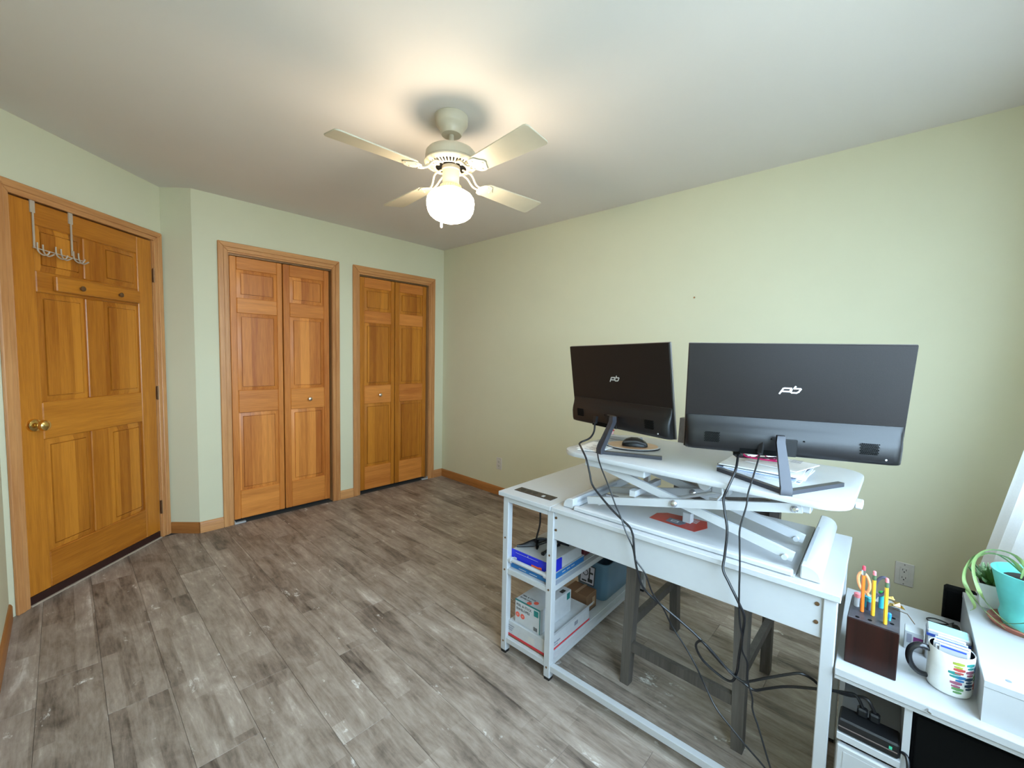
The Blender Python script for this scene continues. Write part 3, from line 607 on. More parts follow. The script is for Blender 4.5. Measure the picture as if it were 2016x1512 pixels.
# ------------------------------------------------------------------ monitors
def monitor(name, label, cx, cy, cz, yaw, tilt, roll, apex, armL, armR, post_top, wd, hh, logom, cat='monitor', shell=None, lift=0):
    back = Vector((-math.cos(yaw), -math.sin(yaw), 0)); hx = Vector((math.sin(yaw), -math.cos(yaw), 0))
    up = Vector((0, 0, 1))*math.cos(tilt) + back*math.sin(tilt)
    hx2 = hx*math.cos(roll) + up*math.sin(roll); up2 = up*math.cos(roll) - hx*math.sin(roll); nb = hx2.cross(up2)
    if nb.dot(back) < 0: nb = -nb
    C = Vector((cx, cy, cz))
    def f(u, v, d): return C + hx2*u + up2*v + nb*d       # u right as seen from behind, v up, d towards the camera (back)
    t = thing(name, label, cat, (apex[0], apex[1], ZP))
    W2, H2 = wd/2, hh/2
    obj('back_cover', G().box(-W2, W2, -H2, H2, -.004, .002, f, bev=.0012), SCREENBACK if shell is None else shell, t)
    obj('bezel', G().box(-W2-.0015, W2+.0015, -H2-.0015, H2+.0015, -.0095, -.0038, f, bev=.0015), EDGE, t)
    obj('screen', G().box(-W2+.006, W2-.006, -H2+.014, H2-.006, -.0105, -.009, f), GLASSB, t)
    vs = H2 - hh*.672
    prof = [(vs, .001), (vs-.001, .0042), (vs-.012, .007), (vs-.028, .015), (vs-.045, .026), (vs-.060, .031), (-H2+.018, .033), (-H2+.006, .030), (-H2+.001, .020), (-H2, .001)]
    # housing: rounded plan at the ends
    rings = []
    for uu, sc in ((-W2+.003, .25), (-W2+.006, .60), (-W2+.014, .85), (-W2+.030, 1), (W2-.030, 1), (W2-.014, .85), (W2-.006, .60), (W2-.003, .25)):
        rings.append([f(uu, v, .0015+(d-.0015)*sc) for v, d in prof])
    hs = obj('lower_housing', G().hull(rings), HOUSING, t, angle=50)
    for uc in (-W2*.72, W2*.70):
        g = G()
        for i in range(9):
            for j in range(8):
                g.box(uc-.022+i*.0048+(.0024 if j % 2 else 0), uc-.022+i*.0048+.0032+(.0024 if j % 2 else 0), -H2+.032+j*.0042, -H2+.0348+j*.0042, .0318, .0336, f)
        obj('speaker_grille', g, MATTE, hs, kind='stuff')
    obj('port_recess', G().box(-W2+.16, -W2+.27, -H2+.002, -H2+.019, .026, .0337, f), MATTE, hs)
    obj('mount_plate', G().box(-.026, .026, -H2+.004, -H2+.058, .029, .0345, f, bev=.002), BLACK, hs)
    for u in (-.042, .042): obj('screw', G().lathe([(.0025, .032), (.002, .0342)], (u, -H2+.055, 0), 8, f), MATTE, hs)
    obj('button', G().lathe([(.003, .0325), (.0025, .0345)], (W2-.045, -H2+.02, 0), 8, f), WPLAST, hs)
    # emblem
    k = .000245*.92
    def stroke(g, P, wst):
        P = [Vector(((x-870)*k, (370-y)*k, 0)) for x, y in P]
        for a, b_ in zip(P[:-1], P[1:]):
            d = (b_-a).normalized(); n_ = Vector((-d.y, d.x, 0))*wst/2; e_ = d*wst*.35
            q = [a-e_+n_, b_+e_+n_, b_+e_-n_, a-e_-n_]
            g.prism([(p.x, p.y+hh*.095) for p in q], .0018, .0030, f)
    g = G()
    stroke(g, [(752, 420), (790, 350), (805, 345), (882, 345), (868, 388), (775, 388)], .0042)
    stroke(g, [(928, 318), (912, 346), (984, 346), (990, 352), (968, 388), (945, 403), (892, 403), (878, 394), (888, 358)], .0042)
    obj('emblem', g, logom, t, label='silver pb emblem')
    # stand: post from the mount plate down to the apex, V foot running forward under the screen
    pt = Vector(post_top); ap = Vector((apex[0], apex[1], ZP)); fwd = -back
    obj('stand_post', G().hull([[tuple(p+hx*a*wx/2+fwd*b_*dx/2) for a, b_ in ((-1, -1), (-1, 1), (1, 1), (1, -1))] for p, wx, dx in ((pt+Vector((0, 0, .02)), .020, .020), (pt, .022, .020), (ap+Vector((0, 0, .02)), .028, .020), (ap, .029, .020))]), STANDM, t)
    for e_, dz in ((armL, lift), (armR, 0)):
        obj('stand_foot', G().bar((ap.x, ap.y, ZP+.0065+dz), (e_[0], e_[1], ZP+.0065+dz), .012, .018), STANDM, t)
    return t, f
k_ = .57
m2, f2 = monitor('monitor', 'large monitor seen from behind at the window end of the white riser', 1.492, .253, 1.2155, .39, .14, -.001, (1.384, .228), (1.514, .445), (1.612, .125), (1.437, .258, 1.095), .570, .340, LOGO)
m1, f1 = monitor('monitor', 'monitor seen from behind at the closet end of the white riser, beside the mouse', 1.527, .855, 1.2165, -.325, .132, .015, (1.432, .857), (1.66, .965), (1.521, .647), (1.478, .834, 1.082), .570, .340, LOGO2, lift=.0045)
# a power plug and a video plug at each cable top are part of the cables below
def cable(name, label, pts, r, plug=None):
    t = thing(name, label, 'cable', pts[0])
    obj('lead', G().tube(smooth_path(pts, 5), r, 8), CABLE, t)
    if plug:
        p0, p1, w_, d_ = plug
        obj('plug', G().bar(p0, p1, w_, d_, up=(.3, .9, 0)), BLACK, t)
    return t
CA = [(1.497, 0.927, 1.062), (1.49, 0.925, 1.029), (1.46, 0.926, 1.004), (1.41, 0.938, 0.99), (1.36, 0.9, 0.986), (1.335, 0.859, 0.953), (1.325, 0.835, 0.904), (1.32, 0.819, 0.865), (1.315, 0.778, 0.831), (1.31, 0.731, 0.799), (1.31, 0.689, 0.773), (1.31, 0.659, 0.755), (1.302, 0.642, 0.734), (1.296, 0.636, 0.717), (1.295, 0.628, 0.662), (1.3, 0.611, 0.593), (1.32, 0.594, 0.549), (1.34, 0.543, 0.51), (1.36, 0.489, 0.473), (1.37, 0.433, 0.439), (1.38, 0.369, 0.386), (1.385, 0.334, 0.367), (1.39, 0.301, 0.349), (1.395, 0.277, 0.341), (1.4, 0.247, 0.36), (1.4, 0.195, 0.397), (1.4, 0.119, 0.433), (1.405, 0.070, 0.450), (1.398, 0.045, 0.460), (1.395, 0.030, 0.437)]
CA2 = [(1.44, 0.846, 1.035), (1.4, 0.85, 0.996), (1.365, 0.827, 0.964), (1.345, 0.8, 0.93), (1.33, 0.76, 0.877), (1.315, 0.721, 0.82), (1.305, 0.69, 0.781), (1.3, 0.669, 0.742), (1.295, 0.639, 0.698), (1.295, 0.625, 0.658), (1.3, 0.593, 0.621), (1.32, 0.573, 0.553), (1.34, 0.543, 0.505), (1.36, 0.518, 0.444), (1.37, 0.474, 0.387), (1.37, 0.437, 0.339), (1.37, 0.407, 0.29), (1.36, 0.369, 0.247), (1.35, 0.321, 0.22), (1.34, 0.28, 0.201), (1.32, 0.224, 0.185), (1.3, 0.186, 0.17), (1.285, .15, .09), (1.275, .12, .004)]
CB = [(1.48, 0.381, 1.045), (1.46, 0.375, 1.029), (1.4, 0.364, 0.997), (1.358, 0.37, 0.953), (1.35, 0.379, 0.918), (1.34, 0.371, 0.88), (1.33, 0.359, 0.83), (1.32, 0.359, 0.758), (1.308, 0.358, 0.719), (1.3, 0.338, 0.689), (1.3, 0.311, 0.643), (1.31, 0.296, 0.6), (1.34, 0.305, 0.526), (1.36, 0.315, 0.445), (1.38, 0.323, 0.381), (1.39, 0.339, 0.337), (1.39, 0.374, 0.337), (1.38, 0.423, 0.367), (1.37, 0.443, 0.408), (1.36, 0.429, 0.438), (1.36, 0.41, 0.435), (1.37, 0.371, 0.4), (1.375, 0.341, 0.374), (1.375, 0.306, 0.364), (1.38, 0.287, 0.372), (1.38, 0.245, 0.406), (1.385, 0.191, 0.445), (1.39, 0.164, 0.459), (1.4, 0.14, 0.451), (1.405, 0.12, 0.44), (1.405, 0.066, 0.446), (1.398, 0.025, 0.464), (1.395, 0.006, 0.437)]
CB2 = [(1.45, 0.309, 1.069), (1.41, 0.309, 1.026), (1.366, 0.311, 0.978), (1.355, 0.315, 0.949), (1.345, 0.316, 0.909), (1.325, 0.324, 0.848), (1.32, 0.321, 0.803), (1.31, 0.315, 0.745), (1.3, 0.311, 0.687), (1.3, 0.308, 0.621), (1.31, 0.306, 0.577), (1.33, 0.303, 0.527), (1.35, 0.305, 0.474), (1.36, 0.292, 0.438), (1.36, 0.289, 0.388), (1.355, 0.273, 0.343), (1.35, 0.269, 0.311), (1.34, 0.249, 0.274), (1.32, 0.211, 0.194), (1.31, 0.191, 0.159), (1.295, .165, .08), (1.28, .14, .004)]
cable('power_cable', 'thick black cable from the closet-end monitor, running down to the power strip', CA, .0038, (CA[0], (1.505, .928, 1.090), .016, .012))
cable('signal_cable', 'thin black cable behind the stand of the closet-end monitor, dropping to the floor', CA2, .0026)
cable('power_cable', 'thick black looped cable from the window-end monitor to the power strip', CB, .0038, ((1.468, .377, 1.030), (1.497, .386, 1.075), .024, .016))
cable('signal_cable', 'thin black cable beside the stand of the window-end monitor, dropping to the floor', CB2, .0026, ((1.438, .309, 1.052), (1.462, .311, 1.085), .012, .010))
m = thing('cable_bundle', 'tied black cable bundle lying on the royal blue and white carton', 'cable', dk(.10, .12, .478))
obj('lead', G().tube(smooth_path([(1.39, 1.119, .705), (1.39, 1.117, .613), (1.40, 1.14, .546), (1.42, 1.160, .505), (1.44, 1.158, .490)], 5), .004, 8), CABLE, m)
g = G()
for k in range(5):
    o_ = .008*k; g.tube(smooth_path([(1.36+.006*k, 1.222-o_*.3, .486), (1.42+.01*k, 1.165+o_*.2, .489+.004*k), (1.47+.01*k, 1.115, .492+.004*(4-k)), (1.53+.012*k, 1.06-o_*.2, .488+.002*k)], 5), .0055, 8)
obj('coil', g, CABLE, m)
obj('cable_tie', G().tube([(1.425+.022*math.cos(a), 1.155+.016*math.cos(a)*.8, .494+.016*math.sin(a)) for a in [2*math.pi*i/14 for i in range(14)]], .004, 6, closed=True), MATTE, m)
obj('cable_end', G().tube(smooth_path([(1.50, 1.09, .490), (1.44, 1.098, .488), (1.385, 1.094, .485)], 5), [.006]*9+[.008, .009]), CABLE, m)

# ------------------------------------------------------------------ things on the riser
t = thing('computer_mouse', 'black computer mouse on the oval wood-print pad', 'mouse', (1.640, .818, ZP+.008))
mv = R(-62)
def mf(x, y, z): return (1.640+x*math.cos(mv)-y*math.sin(mv), .818+x*math.sin(mv)+y*math.cos(mv), ZP+.008+z)
rings = []
for xx, hw, hz in ((-.052, .010, .008), (-.048, .022, .018), (-.035, .029, .029), (-.015, .031, .036), (.010, .030, .036), (.030, .028, .029), (.045, .024, .019), (.052, .012, .010)):
    rings.append([(xx, -hw, .001), (xx, -hw*1.02, hz*.35), (xx, -hw*.8, hz*.75), (xx, -hw*.4, hz*.97), (xx, 0, hz), (xx, hw*.4, hz*.97), (xx, hw*.8, hz*.75), (xx, hw*1.02, hz*.35), (xx, hw, .001)])
obj('body', G().hull(rings, mf), HOUSING, t, angle=60)
obj('side_grip', G().tube(smooth_path([mf(-.046, -.021, .017), mf(-.02, -.0285, .022), (mf(.01, -.0275, .022)), mf(.043, -.021, .012)], 4), .004, 8), plain('grey_grip', (.07, .07, .075), .4), t)
obj('scroll_wheel', G().tube([mf(.025, -.003, .0305), mf(.025, .003, .0305)], .006, 12), GREYI, t)
t = thing('mouse_pad', 'oval mouse pad with a wood print and white rim, under the black mouse', 'mouse pad', (1.650, .832, ZP))
ang = R(-61)
def ov(a, b_, n=36): return [(1.650+a*math.cos(q)*math.cos(ang)-b_*math.sin(q)*math.sin(ang), .832+a*math.cos(q)*math.sin(ang)+b_*math.sin(q)*math.cos(ang)) for q in [2*math.pi*i/n for i in range(n)]]
obj('base', G().prism(ov(.112, .092), ZP+.0005, ZP+.0055, bev=.001), BLACK, t)
obj('rim', G().prism(ov(.112, .092), ZP+.0055, ZP+.0068), CARDW, t)
obj('printed_face', G().prism(ov(.103, .083), ZP+.0068, ZP+.0076), WOODPAD, t)
# paper pile with glasses beside the near monitor stand
pp = thing('paper_stack', 'loose stack of white and blue papers under the window-end monitor', 'paper stack', (1.66, .33, ZP))
random.seed(3); zz = ZP+.0006
for k in range(11):
    a = R(random.uniform(-4, 4)); ox, oy = random.uniform(-.006, .008), random.uniform(-.008, .008); hw, hl = .118, .116
    if k > 8: a = R(-14); hw, hl = .085, .080; ox += .03; oy -= .035
    P = [(1.650+ox+x*math.cos(a)-y*math.sin(a), .332+oy+x*math.sin(a)+y*math.cos(a)) for x, y in ((-hw, -hl), (hw, -hl), (hw, hl), (-hw, hl))]
    hgt = random.choice((.0012, .002, .0028)); obj('sheet', G().prism(P, zz, zz+hgt), (PAPER, PAPERB, PAPER, PAPER, PAPERB, PAPER, PAPERK, PAPER, PAPER, PAPER, PAPER)[k], pp, smooth=False)
    zz += hgt+.0003
g = G()
for k in range(5): g.box(1.715+.012*k, 1.719+.012*k, .245, .275+.008*(k % 2), zz, zz+.0003)
obj('printed_lines', g, GREYI, pp, kind='stuff')
gs = thing('eyeglasses', 'magenta framed glasses folded on the white papers', 'glasses', (1.66, .35, zz))
gz = zz+.004; ga = R(-66)
def gf(x, y, z): return (1.672+x*math.cos(ga)-y*math.sin(ga), .352+x*math.sin(ga)+y*math.cos(ga), gz+z)
fr = obj('frame_front', G(), PINK, gs) if False else None
g = G()
for s_ in (-1, 1):
    g.tube([gf(s_*.034+.026*math.cos(a), .006+.004*math.sin(a), .019+.018*math.sin(a)) for a in [2*math.pi*i/22 for i in range(22)]], .0022, 8, closed=True)
g.tube(smooth_path([gf(-.009, .006, .022), gf(0, .006, .026), gf(.009, .006, .022)], 4), .0022, 8)
obj('frame', g, PINK, gs)
g = G()
for s_ in (-1, 1):
    obj('lens', G().prism([(.0245*math.cos(a), .017*math.sin(a)) for a in [2*math.pi*i/20 for i in range(20)]], -.0006, .0006, lambda x, y, z, s_=s_: gf(s_*.034+x, .006+z+.0035*y/.017, .019+y)), LENS, gs)
obj('temple', G().tube(smooth_path([gf(-.062, .004, .024), gf(-.058, -.022, .010), gf(.0, -.030, .004), gf(.062, -.026, .002)], 5), .0032, 8), PINK, gs)
obj('temple', G().tube(smooth_path([gf(.062, .004, .024), gf(.058, -.012, .014), gf(-.02, -.018, .006), gf(-.085, -.012, .003)], 5), .0032, 8), plain('plum_black', (.03, .008, .02), .3), gs)
t = thing('pen', 'dark pen with a pale tip lying on the papers left of the magenta glasses', 'pen', (1.70, .43, zz))
P0, P1 = Vector((1.715, .462, zz+.006)), Vector((1.660, .385, zz+.006))
obj('barrel', G().cyl(P0+(P1-P0)*.14, P1, .0048, 12), INK, t); obj('tip', G().tube([P0, P0+(P1-P0)*.06, P0+(P1-P0)*.14], [.0015, .003, .0048], 12), NICKEL, t)
# papers left
t = thing('document_sheets', 'printed white sheets spread by the stand of the closet-end monitor', 'paper stack', (1.52, .93, ZP))
for k, (px, py, a, hw, hl) in enumerate(((1.535, .935, 8, .085, .055), (1.545, .925, -6, .080, .052), (1.47, .93, 20, .05, .04))):
    a = R(a); P = [(px+x*math.cos(a)-y*math.sin(a), py+x*math.sin(a)+y*math.cos(a)) for x, y in ((-hw, -hl), (hw, -hl), (hw, hl), (-hw, hl))]
    obj('sheet', G().prism(P, ZP+.0005+k*.0012, ZP+.0014+k*.0012), PAPER, t, smooth=False)
g = G()
for k in range(7): g.box(1.435+.016*k, 1.438+.016*k, .905, .955-.012*(k % 3), ZP+.0038, ZP+.0042)
obj('printed_lines', g, GREYI, t, kind='stuff')
t = thing('tape_dispenser', 'small white holder with a red dot behind the stand of the closet-end monitor', 'desk organiser', (1.80, 1.0, ZP))
obj('tray', G().box(1.735, 1.765, .905, 1.010, ZP, ZP+.018, bev=.003), WPLAST, t); obj('clear_sleeve', G().box(1.742, 1.760, .985, 1.008, ZP+.018, ZP+.036, bev=.002), plain('pale_pink_plastic', (.75, .45, .45), .3), t)
obj('red_button', G().lathe([(.007, 0), (.007, .004), (.004, .006)], (1.751, .985, ZP+.036), 12), REDC, t)

# ------------------------------------------------------------------ cartons on the shelves
def box_thing(name, label, cat, f, u0, u1, v0, v1, z0, z1, m, loc, bev=.0015):
    t = thing(name, label, cat, loc); obj('carton', G().box(u0, u1, v0, v1, z0, z1, f, bev=bev), m, t); return t
t = box_thing('flat_carton', 'flat teal carton at the bottom of the upper end shelf', 'box', dk, .034, .305, .052, .262, .3955, .4235, TEALB, dk(.15, .15, .395))
obj('lid_edge', G().box(.033, .306, .051, .263, .4225, .4245, dk), CARDW, t)
g = G()
for k in range(3): g.box(.13+.035*k, .155+.035*k, .2618, .2626, .408, .412, dk)
for k in range(2): g.box(.0332, .0338, .10+.06*k, .14+.06*k, .402, .405, dk)
obj('printed_text', g, CARDW, t, kind='stuff')
obj('printed_patch', G().box(.042, .066, .2619, .2627, .402, .418, dk), SKYB, t)
t = thing('supply_carton', 'royal blue and white carton on top of the flat teal carton', 'box', dk(.15, .15, .425))
obj('carton', G().box(.040, .290, .056, .258, .4250, .4780, dk, bev=.002), CARDW, t)
obj('blue_wrap', G().prism([(.052, .4255), (.262, .4255), (.262, .4775), (.052, .4775)], .0388, .041, lambda v, z, u: dk(u, v, z)).prism([(.0388, .4255), (.130, .4255), (.130, .474), (.122, .4775), (.0388, .4775)], .2575, .2595, lambda u, z, v: dk(u, v, z)), BLUE, t)
obj('printed_line', G().box(.0380, .0386, .075, .200, .4655, .4665, dk).box(.0380, .0386, .144, .146, .4665, .474, dk), CARDW, t)
obj('printed_patch', G().box(.0380, .0387, .165, .205, .431, .443, dk).box(.0380, .0387, .206, .220, .428, .446, dk), ORANGEI, t)
obj('printed_patch', G().box(.0380, .0387, .066, .082, .4255, .444, dk), CARDW, t)
t = box_thing('storage_box', 'dark maroon box deep on the upper end shelf behind the blue carton', 'box', dk, .34, .52, .06, .24, .3955, .475, MAROON, dk(.43, .15, .395))
obj('lid', G().box(.337, .523, .057, .243, .462, .478, dk, bev=.002), MAROON, t)
# lower shelf
t = thing('shipping_carton', 'wide white carton with a red stripe and raised flap on the lower end shelf', 'box', dk(.2, .15, .0775))
obj('carton', G().box(.030, .370, .048, .262, .0775, .150, dk, bev=.0015), CARDW, t)
obj('flap', G().hull([[dk(u, v, z) for u, v, z in ((.030, .2625, .148), (.395, .2625, .148), (.395, .2610, .148), (.030, .2610, .148))], [dk(u, v, z) for u, v, z in ((.030, .2700, .1665), (.400, .2700, .1665), (.400, .2685, .1665), (.030, .2685, .1665))]]), CARDW, t)
obj('red_stripe', G().box(.0290, .372, .2615, .2632, .0835, .0915, dk).box(.0288, .0302, .047, .2632, .0835, .0925, dk), REDC, t)
obj('tan_edge', G().box(.0288, .0302, .047, .2632, .0775, .0832, dk), BROWNC, t)
obj('printed_text', G().text('Envelopes', .011, lambda x, y, z: dk(.085+x, .2632+z, .112+y)).text('security', .008, lambda x, y, z: dk(.085+x, .2632+z, .102+y)), GREYI, t, kind='stuff')
g = G()
for k in range(6): g.box(.240+.005*k, .2425+.005*k+.001*(k % 2), .2632, .2638, .116, .134, dk)
for k in range(3): g.box(.0283, .0288, .052, .085-.006*k, .128-.010*k, .132-.010*k, dk)
obj('barcode', g, GREYI, t, kind='stuff')
obj('printed_patch', G().box(.0283, .0288, .165, .200, .098, .128, dk), plain('pale_ink', (.52, .50, .48), .6), t)
t = thing('envelope_carton', 'white carton printed PEEL & STICK ENVELOPES on the wide white carton', 'box', dk(.15, .15, .1505))
U0, U1, V0, V1, ZE0, ZE1 = .040, .275, .078, .218, .1508, .256
obj('carton', G().box(U0, U1, V0, V1, ZE0, ZE1, dk, bev=.0012), CARDW, t)
fw_ = lambda x, y, z: dk(U0-.0002-z, V0+x, ZE0+y)       # printed on the near end: x along v
ft_ = lambda x, y, z: dk(U0+y, V0+x, ZE1+.0002+z)
fs_ = lambda x, y, z: dk(U0+x, V1+.0002+z, ZE0+y)
obj('printed_text', G().text('PEEL & STICK', .0155, lambda x, y, z: fw_(.007+x*.95, .080+y, z)).text('ENVELOPES', .0155, lambda x, y, z: fw_(.007+x*.95, .062+y, z))
    .text('PEEL & STICK', .0125, lambda x, y, z: ft_(.008+x, .040+y, z)).text('ENVELOPES', .0125, lambda x, y, z: ft_(.008+x, .022+y, z)), INK, t)
g = G()
for a, b_ in ((.016, .040), (.044, .040)): g.lathe([(.0115, 0), (.0115, .0004)], (a, b_, 0), 20, fw_)
for a, b_ in ((.070, .012), (.092, .034)): g.lathe([(.0115, 0), (.0115, .0004)], (a, b_, 0), 20, ft_)
obj('red_seal', g, REDI, t)
obj('seal_text', G().text('24', .009, lambda x, y, z: fw_(.011+x, .037+y, z+.0004)).text('10', .009, lambda x, y, z: fw_(.039+x, .037+y, z+.0004)), CARDW, t, kind='stuff')
obj('teal_edging', G().box(0, .140, ZE1-ZE0-.004, ZE1-ZE0, 0, .0006, fw_).box(.136, .140, 0, ZE1-ZE0, 0, .0006, fw_).box(0, .140, 0, .003, 0, .0006, ft_), TEALG, t)
obj('teal_badge', G().box(.106, .130, .070, .096, 0, .0006, fw_, bev=.0001), TEALG, t); obj('teal_badge', G().box(.200, .225, .068, .098, 0, .0006, fs_, bev=.0001), TEALG, t)
g = G()
for k in range(5): g.box(.106+.0042*k, .1085+.0042*k, .006, .022, 0, .0005, fw_)
g.box(.112, .130, .178, .208, 0, .0005, ft_)
obj('barcode', g, INK, t, kind='stuff')
t = thing('cardboard_box', 'small brown cardboard box behind the red-striped carton on the lower end shelf', 'box', dk(.45, .18, .0775))
obj('carton', G().box(.405, .500, .100, .225, .0775, .165, dk, bev=.002), BROWNC, t)
obj('packing_tape', G().box(.404, .501, .155, .17, .1655, .1660, dk).box(.460, .485, .2252, .2257, .10, .14, dk), plain('tape', (.35, .22, .12), .3), t)
obj('printed_mark', G().box(.42, .44, .2252, .2257, .084, .090, dk).box(.45, .49, .2252, .2257, .082, .086, dk), INK, t)
t = thing('storage_bin', 'smoky blue plastic bin at the far end of the lower shelf', 'bin', dk(.68, .15, .0775))
rings = []
for z, e_ in ((.0775, .022), (.09, .017), (.26, .004), (.275, 0), (.279, 0), (.279, .006), (.10, .022), (.095, .03)):
    rings.append([dk(u, v, z) for u, v in rrect(.535+e_, .900-e_, .058+e_, .260-e_, .03, 4)])
obj('tub', G().hull(rings), BIN, t)
obj('rim', G().tube([dk(u, v, .279) for u, v in rrect(.533, .902, .056, .262, .03, 4)], .005, 8, closed=True), BIN, t)
t = thing('label_card', 'black and white printed card leaning on the smoky blue bin', 'card', dk(.51, .15, .166))
lc = lambda x, y, z: dk(.508+y*.10-z, .120+x, .1675+y)
obj('card', G().box(0, .085, 0, .095, 0, .0015, lc), INK, t)
obj('printed_face', G().box(.004, .081, .004, .091, .0015, .0018, lc), plain('grey_card', (.42, .40, .44), .6), t)
obj('printed_text', G().text('O', .045, lambda x, y, z: lc(.012+x, .040+y, .0018+z)).box(.05, .075, .055, .064, .0018, .0022, lc).box(.05, .058, .03, .085, .0018, .0022, lc).box(.012, .04, .010, .018, .0018, .0022, lc).box(.046, .074, .012, .03, .0018, .0022, lc).box(.012, .035, .080, .086, .0018, .0022, lc), INK, t, kind='stuff')

# ------------------------------------------------------------------ stool under the desk
t = thing('counter_stool', 'grey washed wooden stool with a slatted back, tucked under the white desk', 'stool', (1.77, .56, 0))
def taper(p0, p1, a, b_): return G().hull([[(p[0]+sx*s_/2, p[1]+sy*s_/2, p[2]) for sx, sy in ((-1, -1), (-1, 1), (1, 1), (1, -1))] for p, s_ in ((p0, a), (p1, b_))])
obj('leg', taper((1.548, .768, 0), (1.565, .755, .62), .036, .046), STOOL, t)
obj('leg', taper((1.546, .346, 0), (1.565, .360, .62), .036, .046), STOOL, t)
for y0, y1, y2 in ((.760, .765, .785), (.366, .362, .375)):
    obj('leg', G().hull([[(p[0]+sx*.021, p[1]+sy*.018, p[2]) for sx, sy in ((-1, -1), (-1, 1), (1, 1), (1, -1))] for p in ((2.03, y0, 0), (1.995, y1, .45), (2.005, y1, .66), (2.10, y2, 1.045))]), STOOL, t, label='rear leg running up into the back post')
obj('stretcher', G().bar((1.548, .75, .165), (1.548, .365, .165), .038, .022), STOOL, t)
obj('stretcher', G().bar((2.02, .745, .33), (2.02, .38, .33), .045, .022), STOOL, t)
for y in (.765, .355): obj('stretcher', G().bar((1.555, y, .250), (2.015, y, .250), .036, .022), STOOL, t)
obj('seat', G().box(1.53, 2.00, .335, .780, .612, .642, bev=.010, seg=2), STOOL, t)
obj('apron', G().box(1.56, 1.98, .350, .370, .55, .612).box(1.56, 1.98, .745, .765, .55, .612).box(1.555, 1.575, .37, .745, .55, .612), STOOL, t)
for z0, z1, xo in ((.905, 1.042, 2.082), (.665, .745, 2.020)):
    obj('back_slat', G().hull([[(xo+(z-z0)*.24+dx+.012*(1-((y-.58)/.2)**2), y, z) for dx, z in ((-.009, z0), (-.009, z1), (.009, z1), (.009, z0))] for y in (.38, .45, .51, .58, .65, .71, .78)]), STOOL, t)

# ------------------------------------------------------------------ white side unit beside the desk
t = thing('side_unit', 'white low side unit with an open bay, against the window end of the desk', 'cabinet', (1.60, -.18, 0))
SU0, SU1, ST = 1.340, 1.862, .545
obj('unit_top', G().prism([(SU0, -.470), (SU1, -.470), (SU1, .107), (SU0, .089)], ST-.018, ST, bev=.0015), WHITE, t)
obj('top_lip', G().box(SU0+.006, SU0+.020, -.470, .0885, ST-.030, ST-.018), WHITE, t)
obj('side_panel', G().box(SU0+.20, SU1-.01, .076, .088, 0, ST-.018), WHITE, t)
obj('divider', G().box(SU0+.015, SU1-.01, -.060, -.046, 0, ST-.018), WHITE, t)
obj('unit_back', G().box(SU1-.02, SU1-.008, -.046, .076, 0, ST-.018), WHITE, t)
obj('shelf', G().box(SU0+.004, SU1-.02, -.046, .076, .359, .377, bev=.001), WHITE, t)
dw = obj('drawer_front', G().box(SU0, SU0+.018, -.044, .074, .025, .348, bev=.003), WHITE, t)
obj('recess_panel', G().box(SU0-.001, SU0+.0, -.030, .060, .04, .335), WHITE, dw)
obj('hook', G().tube([(SU0-.0005, -.083, ST-.006), (SU0-.006, -.083, ST-.008), (SU0-.004, -.088, ST-.012)], .002, 6), STEEL, t)
t = thing('bay_block', 'plain black block filling the open bay of the white side unit', 'box', (1.6, -.27, 0))
obj('case', G().box(1.375, 1.83, -.465, -.063, .004, .500, bev=.004), DARKBOX, t); obj('block_face', G().box(1.370, 1.3755, -.46, -.068, .012, .492, bev=.002), MATTE, t)  # plain black solid filling the bay
# power strip on its shelf
t = thing('power_strip', 'long black power strip on the shelf of the white side unit', 'power strip', (1.41, .0, .377))
obj('body', G().box(1.346, 1.404, -.043, .0745, .3775, .415, bev=.004), BLACK, t)
obj('trim_line', G().box(1.3452, 1.3462, -.040, .073, .393, .3955), plain('grey_line', (.16, .12, .11), .5), t)
obj('indicator', G().box(1.3450, 1.3462, -.030, -.024, .397, .404), plain('green_window', (.05, .5, .3), .3), t)
for y in (.030, .006): obj('plug', G().box(1.385, 1.405, y-.011, y+.011, .4155, .437, bev=.004), BLACK, t)
cable('power_cable', 'short black cable curling off the end of the power strip', [(1.360, -.0425, .394), (1.348, -.056, .396), (1.334, -.060, .370), (1.330, -.056, .330), (1.333, -.052, .27)], .004)

# pencil block
bx0, bx1, by0, by1, bz = 1.388, 1.532, -.027, .075, .670
t = thing('pencil_block', 'dark reddish wooden block holding pencils on the white side unit', 'pencil holder', ((bx0+bx1)/2, (by0+by1)/2, ST))
obj('block', G().box(bx0, bx1, by0, by1, ST, bz-.002, bev=.002), BLOCKW, t)
obj('block_top', G().box(bx0+.001, bx1-.001, by0+.001, by1-.001, bz-.002, bz, bev=.0008), BLOCKT, t)
for (x, y) in ((1.40, .055), (1.405, .030), (1.425, -.012), (1.46, -.014), (1.515, .05)): obj('drilled_hole', G().lathe([(.0045, bz-.001), (.0045, bz+.0006)], (x, y, 0), 12), MATTE, t)
def pencil(label, x, y, zt, m, fm, em, lean=(0, 0)):
    p0 = Vector((x, y, bz+.0005)); p1 = Vector((x+lean[0], y+lean[1], zt)); d = p1-p0
    t = thing('pencil', label, 'pencil', p0)
    obj('shaft', G().tube([p0, p0+d*.80], .0042, 6), m, t, smooth=False)
    obj('ferrule', G().tube([p0+d*.80, p0+d*.84, p0+d*.86, p0+d*.91], [.0042, .0046, .0042, .0044], 12), fm, t)
    obj('eraser', G().tube([p0+d*.91, p0+d*.985, p1], [.0040, .0038, .002], 12), em, t)
pencil('orange pencil with a red eraser in the dark block', 1.440, .048, .795, ORANGE, FERR, REDER, (.0, .003))
pencil('yellow pencil in the middle of the dark block, between the two others', 1.437, .026, .790, YELLOW, FERRG, ERASER, (0, .003))
